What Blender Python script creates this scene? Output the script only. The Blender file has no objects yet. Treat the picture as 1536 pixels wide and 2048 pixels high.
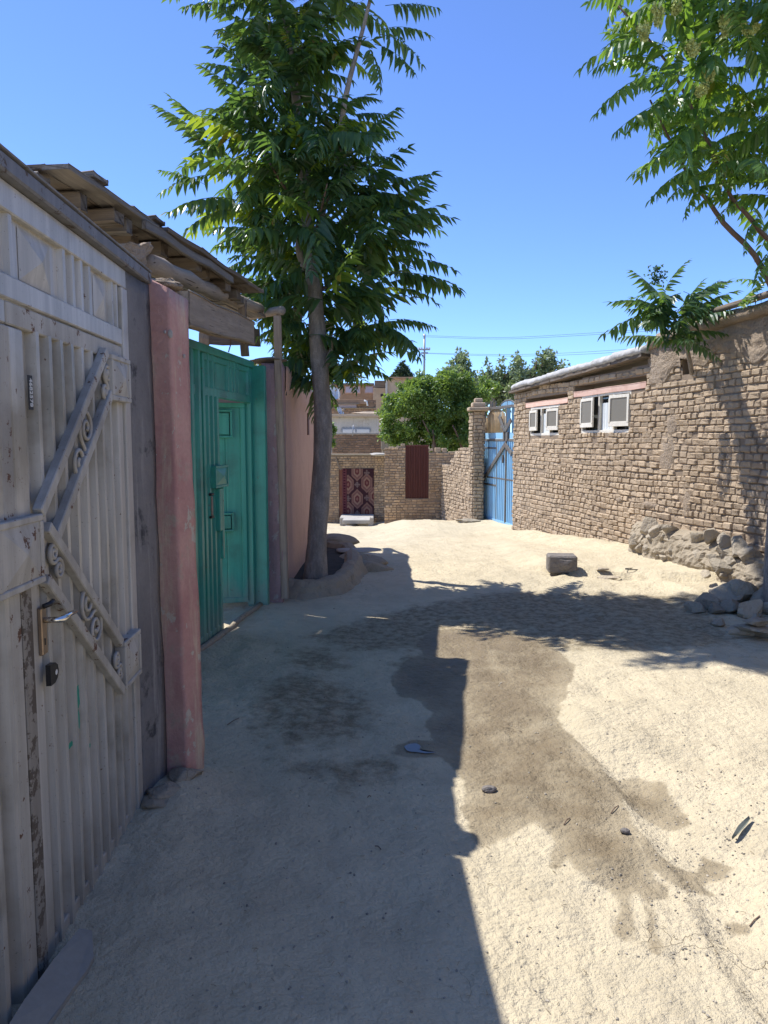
import bpy, math, random
import numpy as np
from mathutils import Matrix, Vector, Euler

random.seed(7)
RNG = np.random.default_rng(7)
S = bpy.context.scene
COL = S.collection
R = math.radians

# ---------------------------------------------------------------- camera, sky, sun, exposure
EYE = 1.6
FPX = 1480.0
TH = math.atan(144 / 1480)
cam = bpy.data.cameras.new('camera')
cam.lens = 36 * FPX / 2048
cam.sensor_width = 36
cam.sensor_fit = 'AUTO'
cam.clip_start = 0.05
cam.clip_end = 3000
camo = bpy.data.objects.new('camera', cam)
COL.objects.link(camo)
camo.location = (0, 0, EYE)
camo.rotation_euler = (math.pi / 2 - TH, 0, 0)
S.camera = camo

SUN = Vector((-0.57, 0.30, 1.0)).normalized()
ELEV = math.asin(SUN.z)
AZ = math.atan2(SUN.x, SUN.y)
w = bpy.data.worlds.new('World')
S.world = w
w.use_nodes = True
nt = w.node_tree
nt.nodes.clear()
wo = nt.nodes.new('ShaderNodeOutputWorld')
bg = nt.nodes.new('ShaderNodeBackground')
sky = nt.nodes.new('ShaderNodeTexSky')
sky.sky_type = 'NISHITA'
sky.sun_disc = False
sky.sun_elevation = ELEV
sky.sun_rotation = AZ
sky.altitude = 3000
sky.air_density = 1.0
sky.dust_density = 0.0
sky.ozone_density = 10
bg.inputs['Strength'].default_value = 0.124
hs = nt.nodes.new('ShaderNodeHueSaturation')
hs.inputs['Hue'].default_value = 0.506
hs.inputs['Saturation'].default_value = 1.0
nt.links.new(sky.outputs[0], hs.inputs['Color'])
nt.links.new(hs.outputs[0], bg.inputs[0])
nt.links.new(bg.outputs[0], wo.inputs[0])
sl = bpy.data.lights.new('sun', 'SUN')
sl.energy = 3.05
sl.angle = R(0.5)
sl.color = (1.0, 0.98, 0.955)
so = bpy.data.objects.new('sun', sl)
COL.objects.link(so)
so.rotation_euler = SUN.to_track_quat('Z', 'Y').to_euler()
so.location = SUN * 40
S.view_settings.view_transform = 'Standard'
S.view_settings.look = 'None'
S.view_settings.gamma = 1
S.view_settings.use_curve_mapping = False
S.view_settings.exposure = 1.2
S.render.engine = 'CYCLES'
S.cycles.max_bounces = 8
S.cycles.diffuse_bounces = 5
S.cycles.sample_clamp_indirect = 6

# ---------------------------------------------------------------- measuring helpers
_c, _s = math.cos(TH), math.sin(TH)
def ray(x, y):
    u = (x - 768) / FPX; v = (1024 - y) / FPX
    return np.array((u, _c + v * _s, -_s + v * _c))
def P(x, y, Y):                       # point seen at photo pixel x, y that lies at distance Y
    d = ray(x, y); t = Y / d[1]
    return np.array((d[0] * t, Y, EYE + d[2] * t))
def G(x, y, z=0.0):                   # point seen at photo pixel x, y that lies at height z
    d = ray(x, y); t = (z - EYE) / d[2]
    return np.array((d[0] * t, d[1] * t, z))
def pix(p):
    p = np.asarray(p, float)
    dy = p[..., 1] * _c - (p[..., 2] - EYE) * _s
    dv = p[..., 1] * _s + (p[..., 2] - EYE) * _c
    dy = np.where(dy < 0.05, 0.05, dy)
    return 768 + FPX * p[..., 0] / dy, 1024 - FPX * dv / dy

class Fr:
    """upright plane a->b; local x along it, local -y towards the street, z up"""
    def __init__(s, a, b, z=0.0):
        s.o = np.array((a[0], a[1], z)); L = math.hypot(b[0] - a[0], b[1] - a[1])
        s.L = L; s.d = np.array(((b[0] - a[0]) / L, (b[1] - a[1]) / L)); s.ang = math.atan2(s.d[1], s.d[0])
    def w(s, V):
        V = np.asarray(V, float)
        return np.stack((s.o[0] + V[..., 0] * s.d[0] - V[..., 1] * s.d[1],
                         s.o[1] + V[..., 0] * s.d[1] + V[..., 1] * s.d[0], s.o[2] + V[..., 2]), -1)
    def pl(s, x, y, off=0.0):
        d = ray(x, y); n = np.array((s.d[1], -s.d[0])); q = s.o[:2] + off * n
        t = q @ n / (d[:2] @ n); p = d * t
        return float((p[:2] - q) @ s.d), float(EYE + p[2] - s.o[2])

# value noise
_tab = np.random.default_rng(3).random((256, 256))
def vn(x, y):
    xi = np.floor(x).astype(int); yi = np.floor(y).astype(int); fx = x - xi; fy = y - yi
    fx = fx * fx * (3 - 2 * fx); fy = fy * fy * (3 - 2 * fy)
    a = _tab[xi & 255, yi & 255]; b = _tab[(xi + 1) & 255, yi & 255]
    c = _tab[xi & 255, (yi + 1) & 255]; d = _tab[(xi + 1) & 255, (yi + 1) & 255]
    return (a * (1 - fx) + b * fx) * (1 - fy) + (c * (1 - fx) + d * fx) * fy
def fbm(x, y, o=4):
    r = 0; a = 0.5
    for i in range(o):
        r = r + a * (vn(x * 2 ** i + 17 * i, y * 2 ** i + 31 * i) - 0.5); a *= 0.5
    return r * 2
def noise3(V, sc, o=3):
    V = np.asarray(V) * sc
    return (fbm(V[:, 0] + 5.2, V[:, 1] + V[:, 2] * 0.71 + 9, o) + fbm(V[:, 1] + 40 + V[:, 0] * 0.37, V[:, 2] + 11, o)) * 0.5
def sst(a, b, x):
    t = np.clip((x - a) / (b - a), 0, 1); return t * t * (3 - 2 * t)

# ---------------------------------------------------------------- materials
MATS = {}
class NT:
    def __init__(s, name):
        m = bpy.data.materials.new(name); m.use_nodes = True; s.m = m; s.t = m.node_tree; s.t.nodes.clear()
        s.out = s.n('ShaderNodeOutputMaterial'); s.b = s.n('ShaderNodeBsdfPrincipled')
        s.l(s.b.outputs[0], s.out.inputs[0]); MATS[name] = m
    def n(s, t, **k):
        q = s.t.nodes.new(t)
        for a, v in k.items(): setattr(q, a, v)
        return q
    def l(s, a, b): s.t.links.new(a, b)
    def put(s, i, v):
        if hasattr(v, 'is_linked'): s.l(v, i)
        elif isinstance(v, (tuple, list)) and len(v) == 3 and i.type == 'RGBA': i.default_value = (*v, 1)
        else: i.default_value = v
    def pos(s): return s.n('ShaderNodeNewGeometry').outputs['Position']
    def obj(s): return s.n('ShaderNodeTexCoord').outputs['Object']
    def rnd(s):
        a = s.n('ShaderNodeNewGeometry').outputs['Random Per Island']; b = s.n('ShaderNodeObjectInfo').outputs['Random']
        return s.math('FRACT', s.math('ADD', a, b))
    def math(s, op, a, b=0.0, c=0.0):
        q = s.n('ShaderNodeMath', operation=op); s.put(q.inputs[0], a); s.put(q.inputs[1], b); s.put(q.inputs[2], c); return q.outputs[0]
    def mapv(s, v, sc):
        q = s.n('ShaderNodeVectorMath', operation='MULTIPLY'); s.l(v, q.inputs[0]); q.inputs[1].default_value = sc; return q.outputs[0]
    def noise(s, v, sc, det=4, rough=0.6, dist=0.0):
        q = s.n('ShaderNodeTexNoise'); s.l(v, q.inputs['Vector']); q.inputs['Scale'].default_value = sc
        q.inputs['Detail'].default_value = det; q.inputs['Roughness'].default_value = rough; q.inputs['Distortion'].default_value = dist
        return q.outputs[0]
    def voro(s, v, sc, feat='DISTANCE_TO_EDGE'):
        q = s.n('ShaderNodeTexVoronoi', feature=feat); s.l(v, q.inputs['Vector']); q.inputs['Scale'].default_value = sc; return q.outputs[0]
    def ramp(s, f, a, b):
        q = s.n('ShaderNodeMapRange', interpolation_type='SMOOTHSTEP'); s.put(q.inputs[0], f); q.inputs[1].default_value = a; q.inputs[2].default_value = b
        return q.outputs[0]
    def mix(s, f, a, b, mode='MIX'):
        q = s.n('ShaderNodeMix', data_type='RGBA', blend_type=mode); s.put(q.inputs[0], f); s.put(q.inputs[6], a); s.put(q.inputs[7], b); return q.outputs[2]
    def attr(s, nm): return s.n('ShaderNodeAttribute', attribute_name=nm)
    def bump(s, h, st=0.5, d=0.01):
        q = s.n('ShaderNodeBump'); s.put(q.inputs['Height'], h); q.inputs['Strength'].default_value = st; q.inputs['Distance'].default_value = d
        s.l(q.outputs[0], s.b.inputs['Normal'])
    def fin(s, col, rough=0.85, metal=0.0, spec=0.3):
        s.put(s.b.inputs['Base Color'], col); s.put(s.b.inputs['Roughness'], rough); s.b.inputs['Metallic'].default_value = metal
        s.b.inputs['Specular IOR Level'].default_value = spec; return s.m

def earthy(name, c1, c2, c3=None, sc=3.0, fine=60, bump=0.5, bd=0.01, rnd=0.0, rough=0.95, streak=None, cracks=0.0, spec=0.2, chips=None):
    """plaster, mud, brick, stone, concrete: mottled colour at two scales and a grainy relief"""
    q = NT(name); p = q.pos()
    a = q.noise(p, sc, 5, 0.65); b = q.noise(p, fine, 4, 0.7)
    col = q.mix(q.ramp(a, 0.32, 0.68), c1, c2)
    if c3: col = q.mix(q.ramp(q.noise(p, sc * 2.7, 6, 0.7), 0.55, 0.68), col, c3)
    if streak:
        st = q.noise(q.mapv(p, (14, 14, 1.1)), 1.0, 5, 0.7); col = q.mix(q.ramp(st, 0.52, 0.72), col, streak)
    col = q.mix(q.math('MULTIPLY', b, 0.55), col, q.mix(1.0, col, (0.45, 0.42, 0.4), 'MULTIPLY'))
    if chips:
        cm_ = q.ramp(q.noise(q.mapv(p, (1, 1, 0.6)), 8.0, 7, 0.72), 0.585, 0.60); col = q.mix(cm_, col, chips)
    if rnd: col = q.mix(1.0, col, q.mix(q.rnd(), (1 - rnd, 1 - rnd, 1 - rnd), (1 + rnd, 1 + rnd * 0.9, 1 + rnd * 0.7)), 'MULTIPLY')
    h = q.math('ADD', q.math('MULTIPLY', b, 0.6), q.noise(p, fine * 0.25, 4, 0.6))
    if chips: h = q.math('SUBTRACT', h, q.math('MULTIPLY', cm_, 1.2))
    if cracks:
        v = q.n('ShaderNodeVectorMath', operation='ADD'); q.l(p, v.inputs[0]); nn = q.n('ShaderNodeTexNoise'); q.l(p, nn.inputs[0]); nn.inputs['Scale'].default_value = 3
        q.l(nn.outputs[1], v.inputs[1]); e = q.voro(v.outputs[0], cracks)
        k = q.ramp(e, 0.0, 0.012); kk = q.math('MAXIMUM', k, q.ramp(a, 0.62, 0.5)); col = q.mix(kk, q.mix(1.0, col, (0.4, 0.37, 0.34), 'MULTIPLY'), col)
        h = q.math('ADD', h, kk)
    q.bump(h, bump, bd); return q.fin(col, rough, 0, spec)

def paint(name, c, c2, rust=(0.12, 0.06, 0.035), amt=0.62, rough=0.5, streak=0.5, bump=0.15, grime=(0.2, 0.18, 0.15), dust=0.0):
    """old paint on sheet metal: vertical streaks, chips, grime"""
    q = NT(name); p = q.pos()
    st = q.noise(q.mapv(p, (22, 22, 1.2)), 1.0, 5, 0.65); a = q.noise(p, 2.6, 5, 0.6); f = q.noise(p, 45, 5, 0.7)
    col = q.mix(q.ramp(st, 0.35, 0.7), c, c2)
    col = q.mix(q.math('MULTIPLY', q.ramp(a, 0.45, 0.75), streak), col, grime)
    sp = q.n('ShaderNodeSeparateXYZ'); q.l(p, sp.inputs[0]); dz = q.math('ADD', sp.outputs[2], q.math('MULTIPLY', q.math('SUBTRACT', q.noise(q.mapv(p, (6, 6, 2)), 1.0, 5, 0.7), 0.5), 0.9))
    col = q.mix(q.math('MULTIPLY', q.ramp(dz, 0.42, -0.05), dust), col, (0.30, 0.265, 0.21))
    ch = q.noise(p, 17, 6, 0.75)
    chip = q.ramp(ch, amt, amt + 0.025); col = q.mix(chip, col, rust)
    spots = q.noise(p, 130, 3, 0.6); col = q.mix(q.ramp(spots, 0.66, 0.72), col, q.mix(1.0, col, (0.5, 0.5, 0.5), 'MULTIPLY'))
    q.bump(q.math('SUBTRACT', q.math('MULTIPLY', f, 0.5), q.math('MULTIPLY', chip, 0.6)), bump, 0.004)
    return q.fin(col, q.mix(chip, (rough,) * 3, (0.9,) * 3), 0, 0.4)

def woody(name, c1, c2, c3, bump=0.6, rough=0.85):
    """weathered timber, grain along the object's own x axis"""
    q = NT(name); o = q.obj(); p = q.pos()
    g = q.noise(q.mapv(o, (1.6, 26, 26)), 1.0, 6, 0.7, 0.4); k = q.noise(q.mapv(o, (1.6, 75, 75)), 1.0, 3, 0.6)
    col = q.mix(q.ramp(g, 0.35, 0.65), c1, c2); col = q.mix(q.ramp(q.noise(p, 5, 4, 0.6), 0.5, 0.7), col, c3)
    crack = q.ramp(k, 0.30, 0.37); col = q.mix(crack, q.mix(1.0, col, (0.3, 0.27, 0.24), 'MULTIPLY'), col)
    col = q.mix(1.0, col, q.mix(q.rnd(), (0.72, 0.72, 0.74), (1.15, 1.1, 1.05)), 'MULTIPLY')
    q.bump(q.math('ADD', g, q.math('MULTIPLY', crack, 0.5)), bump, 0.006); return q.fin(col, rough, 0, 0.2)

def leafy(name, c1, c2, trans, tip=None, rough=0.38, tw=0.35):
    q = NT(name); r = q.rnd(); p = q.pos()
    col = q.mix(r, c1, c2); col = q.mix(q.ramp(q.noise(p, 1.3, 3, 0.5), 0.45, 0.7), col, q.mix(1.0, col, (1.25, 1.2, 0.8), 'MULTIPLY'))
    if tip is not None: col = q.mix(q.ramp(r, 0.93, 0.97), col, tip)
    q.fin(col, rough, 0, 0.45)
    t = q.n('ShaderNodeBsdfTranslucent'); q.put(t.inputs[0], q.mix(1.0, q.mix(r, (0.8, 0.8, 0.8), (1.25, 1.15, 0.9)), trans, 'MULTIPLY'))
    m = q.n('ShaderNodeMixShader'); m.inputs[0].default_value = tw; q.l(q.b.outputs[0], m.inputs[1]); q.l(t.outputs[0], m.inputs[2]); q.l(m.outputs[0], q.out.inputs[0])
    return q.m

def flat(name, c, rough=0.6, metal=0.0, spec=0.4, vary=0.25):
    q = NT(name); p = q.pos(); n = q.noise(p, 30, 4, 0.65)
    return q.fin(q.mix(n, tuple(x * (1 - vary) for x in c), tuple(min(1, x * (1 + vary)) for x in c)), rough, metal, spec)

def ground_mat():
    q = NT('packed_earth'); p = q.pos()
    a = q.noise(p, 0.9, 5, 0.6); b = q.noise(p, 7, 6, 0.7); f = q.noise(p, 90, 4, 0.75); g = q.noise(p, 260, 3, 0.7); big = q.noise(p, 2.1, 4, 0.6, 0.8)
    patchy = q.ramp(q.noise(p, 1.7, 4, 0.65), 0.40, 0.62)
    col = q.mix(q.ramp(a, 0.35, 0.65), (0.52, 0.44, 0.295), (0.59, 0.495, 0.33))
    col = q.mix(q.math('MULTIPLY', q.ramp(b, 0.45, 0.7), 0.55), col, (0.43, 0.36, 0.24))
    col = q.mix(q.math('MULTIPLY', q.ramp(big, 0.48, 0.66), 0.45), col, (0.46, 0.385, 0.255))
    col = q.mix(q.math('MULTIPLY', q.ramp(f, 0.56, 0.72), patchy), col, (0.36, 0.315, 0.25)); col = q.mix(q.math('MULTIPLY', q.ramp(g, 0.62, 0.74), patchy), col, (0.60, 0.54, 0.43))
    v = q.n('ShaderNodeVectorMath', operation='ADD'); nn = q.n('ShaderNodeTexNoise'); q.l(p, nn.inputs[0]); nn.inputs['Scale'].default_value = 2.2; nn.inputs['Detail'].default_value = 5
    q.l(p, v.inputs[0]); q.l(nn.outputs[1], v.inputs[1]); e = q.voro(v.outputs[0], 2.6)
    crk = q.math('MAXIMUM', q.ramp(e, 0.0005, 0.006), q.ramp(q.noise(p, 1.4, 3, 0.5), 0.66, 0.58))
    col = q.mix(crk, q.mix(1.0, col, (0.55, 0.5, 0.46), 'MULTIPLY'), col)
    wn = q.noise(p, 16, 5, 0.7)
    wsd = q.math('ADD', q.attr('wet').outputs['Fac'], q.math('MULTIPLY', q.math('SUBTRACT', wn, 0.5), 0.055))
    wet = q.math('ADD', q.math('MULTIPLY', q.ramp(wsd, 0.018, -0.006), 0.66), q.math('MULTIPLY', q.ramp(wsd, 0.04, -0.16), 0.34))
    wet = q.math('MULTIPLY', wet, q.math('ADD', 0.72, q.math('MULTIPLY', q.ramp(q.noise(p, 3.3, 5, 0.65), 0.35, 0.6), 0.28)))
    damp = q.ramp(q.math('ADD', q.attr('damp').outputs['Fac'], q.math('MULTIPLY', q.math('SUBTRACT', q.noise(p, 9, 6, 0.75), 0.5), 0.6)), 0.10, -0.18)
    d2 = q.math('MULTIPLY', damp, q.math('ADD', 0.36, q.math('MULTIPLY', q.ramp(q.noise(p, 13, 6, 0.75), 0.38, 0.62), 0.55)))
    wetc = q.mix(1.0, q.mix(0.5, col, (0.42, 0.355, 0.255)), (0.43, 0.385, 0.32), 'MULTIPLY')
    col = q.mix(d2, col, q.mix(1.0, col, (0.37, 0.34, 0.29), 'MULTIPLY')); col = q.mix(wet, col, wetc)
    fg = q.math('MULTIPLY', q.math('ADD', q.math('MULTIPLY', f, 0.30), q.math('MULTIPLY', g, 0.12)), q.math('ADD', 0.35, patchy))
    h = q.math('ADD', q.math('ADD', fg, q.math('MULTIPLY', b, 2.2)), q.math('MULTIPLY', crk, 0.5))
    h = q.math('ADD', h, q.math('ADD', q.math('MULTIPLY', q.noise(p, 28, 4, 0.6), 0.9), q.math('MULTIPLY', big, 3.0)))
    q.bump(h, 0.9, 0.016)
    return q.fin(col, q.mix(wet, (0.95,) * 3, (0.6,) * 3), 0, 0.25)

ground_mat()
earthy('mud_brick', (0.43, 0.33, 0.225), (0.51, 0.40, 0.28), (0.38, 0.30, 0.215), 2.0, 55, 0.9, 0.014, rnd=0.16)
earthy('fired_brick', (0.46, 0.325, 0.205), (0.56, 0.42, 0.275), (0.40, 0.295, 0.20), 1.2, 40, 0.6, 0.012, rnd=0.24)
earthy('brown_brick', (0.32, 0.21, 0.135), (0.40, 0.27, 0.18), None, 1.2, 40, 0.6, 0.012, rnd=0.22)
earthy('mortar', (0.27, 0.205, 0.145), (0.33, 0.255, 0.18), None, 4, 60, 0.8, 0.012)
earthy('straw_mud', (0.34, 0.265, 0.19), (0.43, 0.34, 0.25), (0.28, 0.215, 0.15), 5, 45, 1.0, 0.03)
earthy('mud_render', (0.36, 0.30, 0.215), (0.42, 0.35, 0.25), (0.29, 0.24, 0.175), 3, 50, 0.8, 0.015, cracks=5)
earthy('pink_plaster', (0.50, 0.26, 0.225), (0.62, 0.37, 0.30), (0.50, 0.38, 0.29), 3.2, 60, 0.5, 0.008, streak=(0.64, 0.50, 0.35), chips=(0.50, 0.43, 0.34))
earthy('dusty_pink_plaster', (0.36, 0.235, 0.225), (0.43, 0.30, 0.28), (0.30, 0.21, 0.21), 3, 60, 0.5, 0.008, streak=(0.30, 0.22, 0.21), chips=(0.36, 0.32, 0.28))
earthy('salmon_plaster', (0.62, 0.40, 0.31), (0.70, 0.47, 0.36), (0.58, 0.39, 0.30), 1.2, 50, 0.4, 0.008, streak=(0.56, 0.38, 0.29))
earthy('tan_plaster', (0.46, 0.36, 0.25), (0.55, 0.44, 0.32), None, 1.2, 20, 0.3, 0.01, streak=(0.40, 0.31, 0.22))
earthy('white_plaster', (0.50, 0.48, 0.43), (0.60, 0.57, 0.51), (0.42, 0.37, 0.30), 1.0, 20, 0.3, 0.01, streak=(0.44, 0.40, 0.34))
earthy('grey_render', (0.17, 0.165, 0.165), (0.25, 0.24, 0.23), (0.075, 0.075, 0.08), 2.2, 70, 0.6, 0.008, streak=(0.34, 0.33, 0.31))
earthy('concrete', (0.42, 0.39, 0.34), (0.50, 0.47, 0.41), (0.34, 0.31, 0.27), 3, 60, 0.4, 0.006)
earthy('smooth_cement', (0.29, 0.275, 0.235), (0.34, 0.32, 0.27), None, 2, 40, 0.12, 0.004, rough=0.8)
earthy('stone', (0.37, 0.315, 0.235), (0.46, 0.395, 0.295), (0.29, 0.25, 0.195), 4, 40, 0.9, 0.02, rnd=0.22)
earthy('dusty_stone', (0.40, 0.345, 0.26), (0.48, 0.41, 0.31), (0.33, 0.285, 0.22), 4, 40, 0.9, 0.02, rnd=0.12)
earthy('dark_stone', (0.19, 0.17, 0.15), (0.27, 0.24, 0.21), (0.15, 0.135, 0.12), 6, 45, 0.9, 0.02)
earthy('roof_render', (0.46, 0.45, 0.43), (0.56, 0.55, 0.53), (0.34, 0.32, 0.29), 3, 40, 0.6, 0.015)
earthy('soil', (0.075, 0.065, 0.05), (0.11, 0.095, 0.072), None, 6, 60, 1.0, 0.03)
earthy('pebbles', (0.30, 0.27, 0.22), (0.42, 0.38, 0.31), None, 6, 60, 0.5, 0.01, rnd=0.35)
q = NT('bark'); p = q.pos()
bk = q.noise(q.mapv(p, (16, 16, 5)), 1.0, 6, 0.7); bf = q.noise(p, 70, 4, 0.7)
q.bump(q.math('ADD', bk, q.math('MULTIPLY', bf, 0.5)), 1.0, 0.02)
q.fin(q.mix(q.ramp(bk, 0.35, 0.65), (0.22, 0.19, 0.16), q.mix(q.ramp(bf, 0.4, 0.6), (0.40, 0.345, 0.29), (0.31, 0.27, 0.225))), 0.9, 0, 0.2)
flat('twig', (0.15, 0.095, 0.065), 0.8)
flat('stalk', (0.12, 0.15, 0.05), 0.6)
paint('grey_paint', (0.39, 0.37, 0.325), (0.53, 0.505, 0.45), amt=0.655, streak=0.9, rough=0.33, grime=(0.21, 0.19, 0.145), dust=0.55)
paint('worn_grey_paint', (0.35, 0.33, 0.285), (0.46, 0.435, 0.38), amt=0.60, streak=0.6, rough=0.6, grime=(0.17, 0.15, 0.125), dust=0.55)
paint('rusty_grey_paint', (0.22, 0.20, 0.17), (0.28, 0.255, 0.215), rust=(0.10, 0.08, 0.06), amt=0.50, streak=0.8, rough=0.7, grime=(0.12, 0.10, 0.08))
paint('dark_lintel_paint', (0.15, 0.15, 0.155), (0.20, 0.195, 0.195), amt=0.60, streak=0.6, rough=0.65, rust=(0.09, 0.065, 0.05), grime=(0.13, 0.115, 0.10))
paint('green_paint', (0.036, 0.27, 0.195), (0.055, 0.335, 0.24), rust=(0.13, 0.14, 0.11), amt=0.635, streak=0.8, rough=0.38, grime=(0.035, 0.13, 0.10), dust=0.55)
paint('blue_paint', (0.20, 0.42, 0.61), (0.29, 0.49, 0.65), rust=(0.30, 0.32, 0.30), amt=0.64, streak=0.35, rough=0.5, grime=(0.24, 0.33, 0.38))
paint('maroon_paint', (0.085, 0.020, 0.014), (0.11, 0.028, 0.02), amt=0.68, streak=0.3, rough=0.6, grime=(0.08, 0.03, 0.02))
paint('dark_iron', (0.09, 0.09, 0.085), (0.13, 0.125, 0.11), amt=0.56, rough=0.6, grime=(0.16, 0.13, 0.09))
paint('brown_board', (0.17, 0.055, 0.03), (0.22, 0.075, 0.04), amt=0.7, rough=0.6)
paint('window_paint', (0.62, 0.57, 0.47), (0.70, 0.65, 0.55), rust=(0.33, 0.28, 0.22), amt=0.62, streak=0.3, rough=0.6, grime=(0.48, 0.43, 0.34))
woody('old_wood', (0.135, 0.11, 0.085), (0.215, 0.175, 0.135), (0.175, 0.155, 0.135))
woody('grey_wood', (0.17, 0.155, 0.14), (0.26, 0.235, 0.205), (0.21, 0.185, 0.155))
woody('tan_wood', (0.22, 0.18, 0.135), (0.31, 0.26, 0.20), (0.25, 0.21, 0.17))
woody('pale_wood', (0.28, 0.225, 0.165), (0.39, 0.32, 0.24), (0.30, 0.25, 0.20))
woody('cane', (0.40, 0.29, 0.16), (0.52, 0.40, 0.24), (0.30, 0.20, 0.11))
woody('pink_wood', (0.62, 0.42, 0.34), (0.68, 0.49, 0.40), (0.56, 0.37, 0.29), bump=0.3)
flat('chrome', (0.75, 0.72, 0.66), 0.2, 1.0, vary=0.1)
flat('copper_plate', (0.30, 0.23, 0.17), 0.4, 0.8)
flat('black_iron', (0.035, 0.035, 0.037), 0.45, 0.6)
flat('black_print', (0.02, 0.022, 0.024), 0.6)
flat('pale_print', (0.55, 0.56, 0.54), 0.6)
flat('teal_smear', (0.012, 0.24, 0.17), 0.45)
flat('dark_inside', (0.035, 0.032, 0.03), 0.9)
flat('curtain', (0.66, 0.68, 0.66), 0.9, vary=0.08)
flat('net_screen', (0.17, 0.155, 0.125), 0.8, vary=0.1)
flat('dish_white', (0.60, 0.60, 0.58), 0.5, vary=0.08)
flat('lilac_cloth', (0.42, 0.38, 0.45), 0.9)
flat('steel_grey', (0.30, 0.31, 0.32), 0.5, 0.5)
flat('cable', (0.05, 0.055, 0.065), 0.6)
flat('blossom', (0.50, 0.54, 0.20), 0.8)
flat('dry_straw', (0.34, 0.27, 0.17), 0.9)
flat('dry_leaf', (0.16, 0.17, 0.14), 0.7)
flat('scrap_plastic', (0.38, 0.40, 0.42), 0.4)
q = NT('window_glass'); q.fin((0.09, 0.095, 0.09), 0.05, 0, 0.6)
q = NT('puddle_water'); q.fin((0.10, 0.085, 0.065), 0.03, 0, 0.6); q.b.inputs['IOR'].default_value = 1.33
q = NT('carpet_weave'); q.bump(q.noise(q.pos(), 120, 3, 0.6), 0.4, 0.004); q.fin(q.attr('print').outputs['Color'], 0.95, 0, 0.1)
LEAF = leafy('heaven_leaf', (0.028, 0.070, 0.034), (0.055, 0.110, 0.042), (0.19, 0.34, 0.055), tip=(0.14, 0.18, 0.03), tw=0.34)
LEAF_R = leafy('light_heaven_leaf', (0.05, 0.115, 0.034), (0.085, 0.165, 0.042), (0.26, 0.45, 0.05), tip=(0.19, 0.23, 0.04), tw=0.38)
LEAF_YOUNG = leafy('young_leaf', (0.10, 0.19, 0.025), (0.16, 0.24, 0.03), (0.36, 0.48, 0.04), tip=(0.24, 0.10, 0.04), tw=0.45)
LEAF_B = leafy('bush_leaf', (0.075, 0.14, 0.035), (0.15, 0.23, 0.06), (0.30, 0.45, 0.07), rough=0.4)
LEAF_P = leafy('poplar_leaf', (0.14, 0.19, 0.12), (0.22, 0.27, 0.18), (0.30, 0.40, 0.16), rough=0.4)
LEAF_C = leafy('needle', (0.035, 0.065, 0.035), (0.05, 0.085, 0.045), (0.06, 0.10, 0.03), rough=0.6, tw=0.15)

# ---------------------------------------------------------------- mesh helpers
class MB:
    def __init__(s): s.V = []; s.F = []; s.n = 0
    def add(s, V, F):
        V = np.asarray(V, float).reshape(-1, 3); s.V.append(V); n = s.n
        s.F.extend([[i + n for i in f] for f in F]); s.n += len(V); return s
    def verts(s): return np.concatenate(s.V) if s.V else np.zeros((0, 3))

def to_mesh(name, V, F, mat=None, smooth=False):
    me = bpy.data.meshes.new(name); V = np.asarray(V, float).reshape(-1, 3)
    if isinstance(F, np.ndarray): L = np.full(len(F), F.shape[1], np.int32); flatf = F.reshape(-1).astype(np.int32)
    else:
        L = np.array([len(f) for f in F], np.int32); flatf = np.array([i for f in F for i in f], np.int32)
    me.vertices.add(len(V)); me.vertices.foreach_set('co', V.reshape(-1).astype(np.float32))
    me.loops.add(len(flatf)); me.loops.foreach_set('vertex_index', flatf)
    st = np.zeros(len(L), np.int32); st[1:] = np.cumsum(L)[:-1]
    me.polygons.add(len(L)); me.polygons.foreach_set('loop_start', st)
    me.polygons.foreach_set('use_smooth', np.full(len(L), bool(smooth)))
    me.update(calc_edges=True); me.validate()
    if mat: me.materials.append(MATS[mat] if isinstance(mat, str) else mat)
    return me

def tag(o, label=None, cat=None, group=None, kind=None):
    if label: o['label'] = label
    if cat: o['category'] = cat
    if group: o['group'] = group
    if kind: o['kind'] = kind
    return o
def thing(name, loc, label, cat, group=None):
    o = bpy.data.objects.new(name, None); COL.objects.link(o); o.location = tuple(loc); o.empty_display_size = 0.1
    return tag(o, label, cat, group)
def root_loc(o):
    r = Vector((0, 0, 0))
    while o is not None: r = r + o.location; o = o.parent
    return np.array(r)
def part(name, mb, mat, parent=None, smooth=False, label=None, kind=None):
    """one mesh, given in world coordinates; children keep an origin at their own middle"""
    V, F = (mb.verts(), mb.F) if isinstance(mb, MB) else mb
    V = np.asarray(V, float).reshape(-1, 3); c = (V.min(0) + V.max(0)) / 2
    if parent is None: c = np.array((c[0], c[1], V[:, 2].min()))
    o = bpy.data.objects.new(name, to_mesh(name, V - c, F, mat, smooth)); COL.objects.link(o)
    if parent is not None: o.parent = parent; o.location = tuple(c - root_loc(parent))
    else: o.location = tuple(c)
    return tag(o, label, kind=kind)

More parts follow.
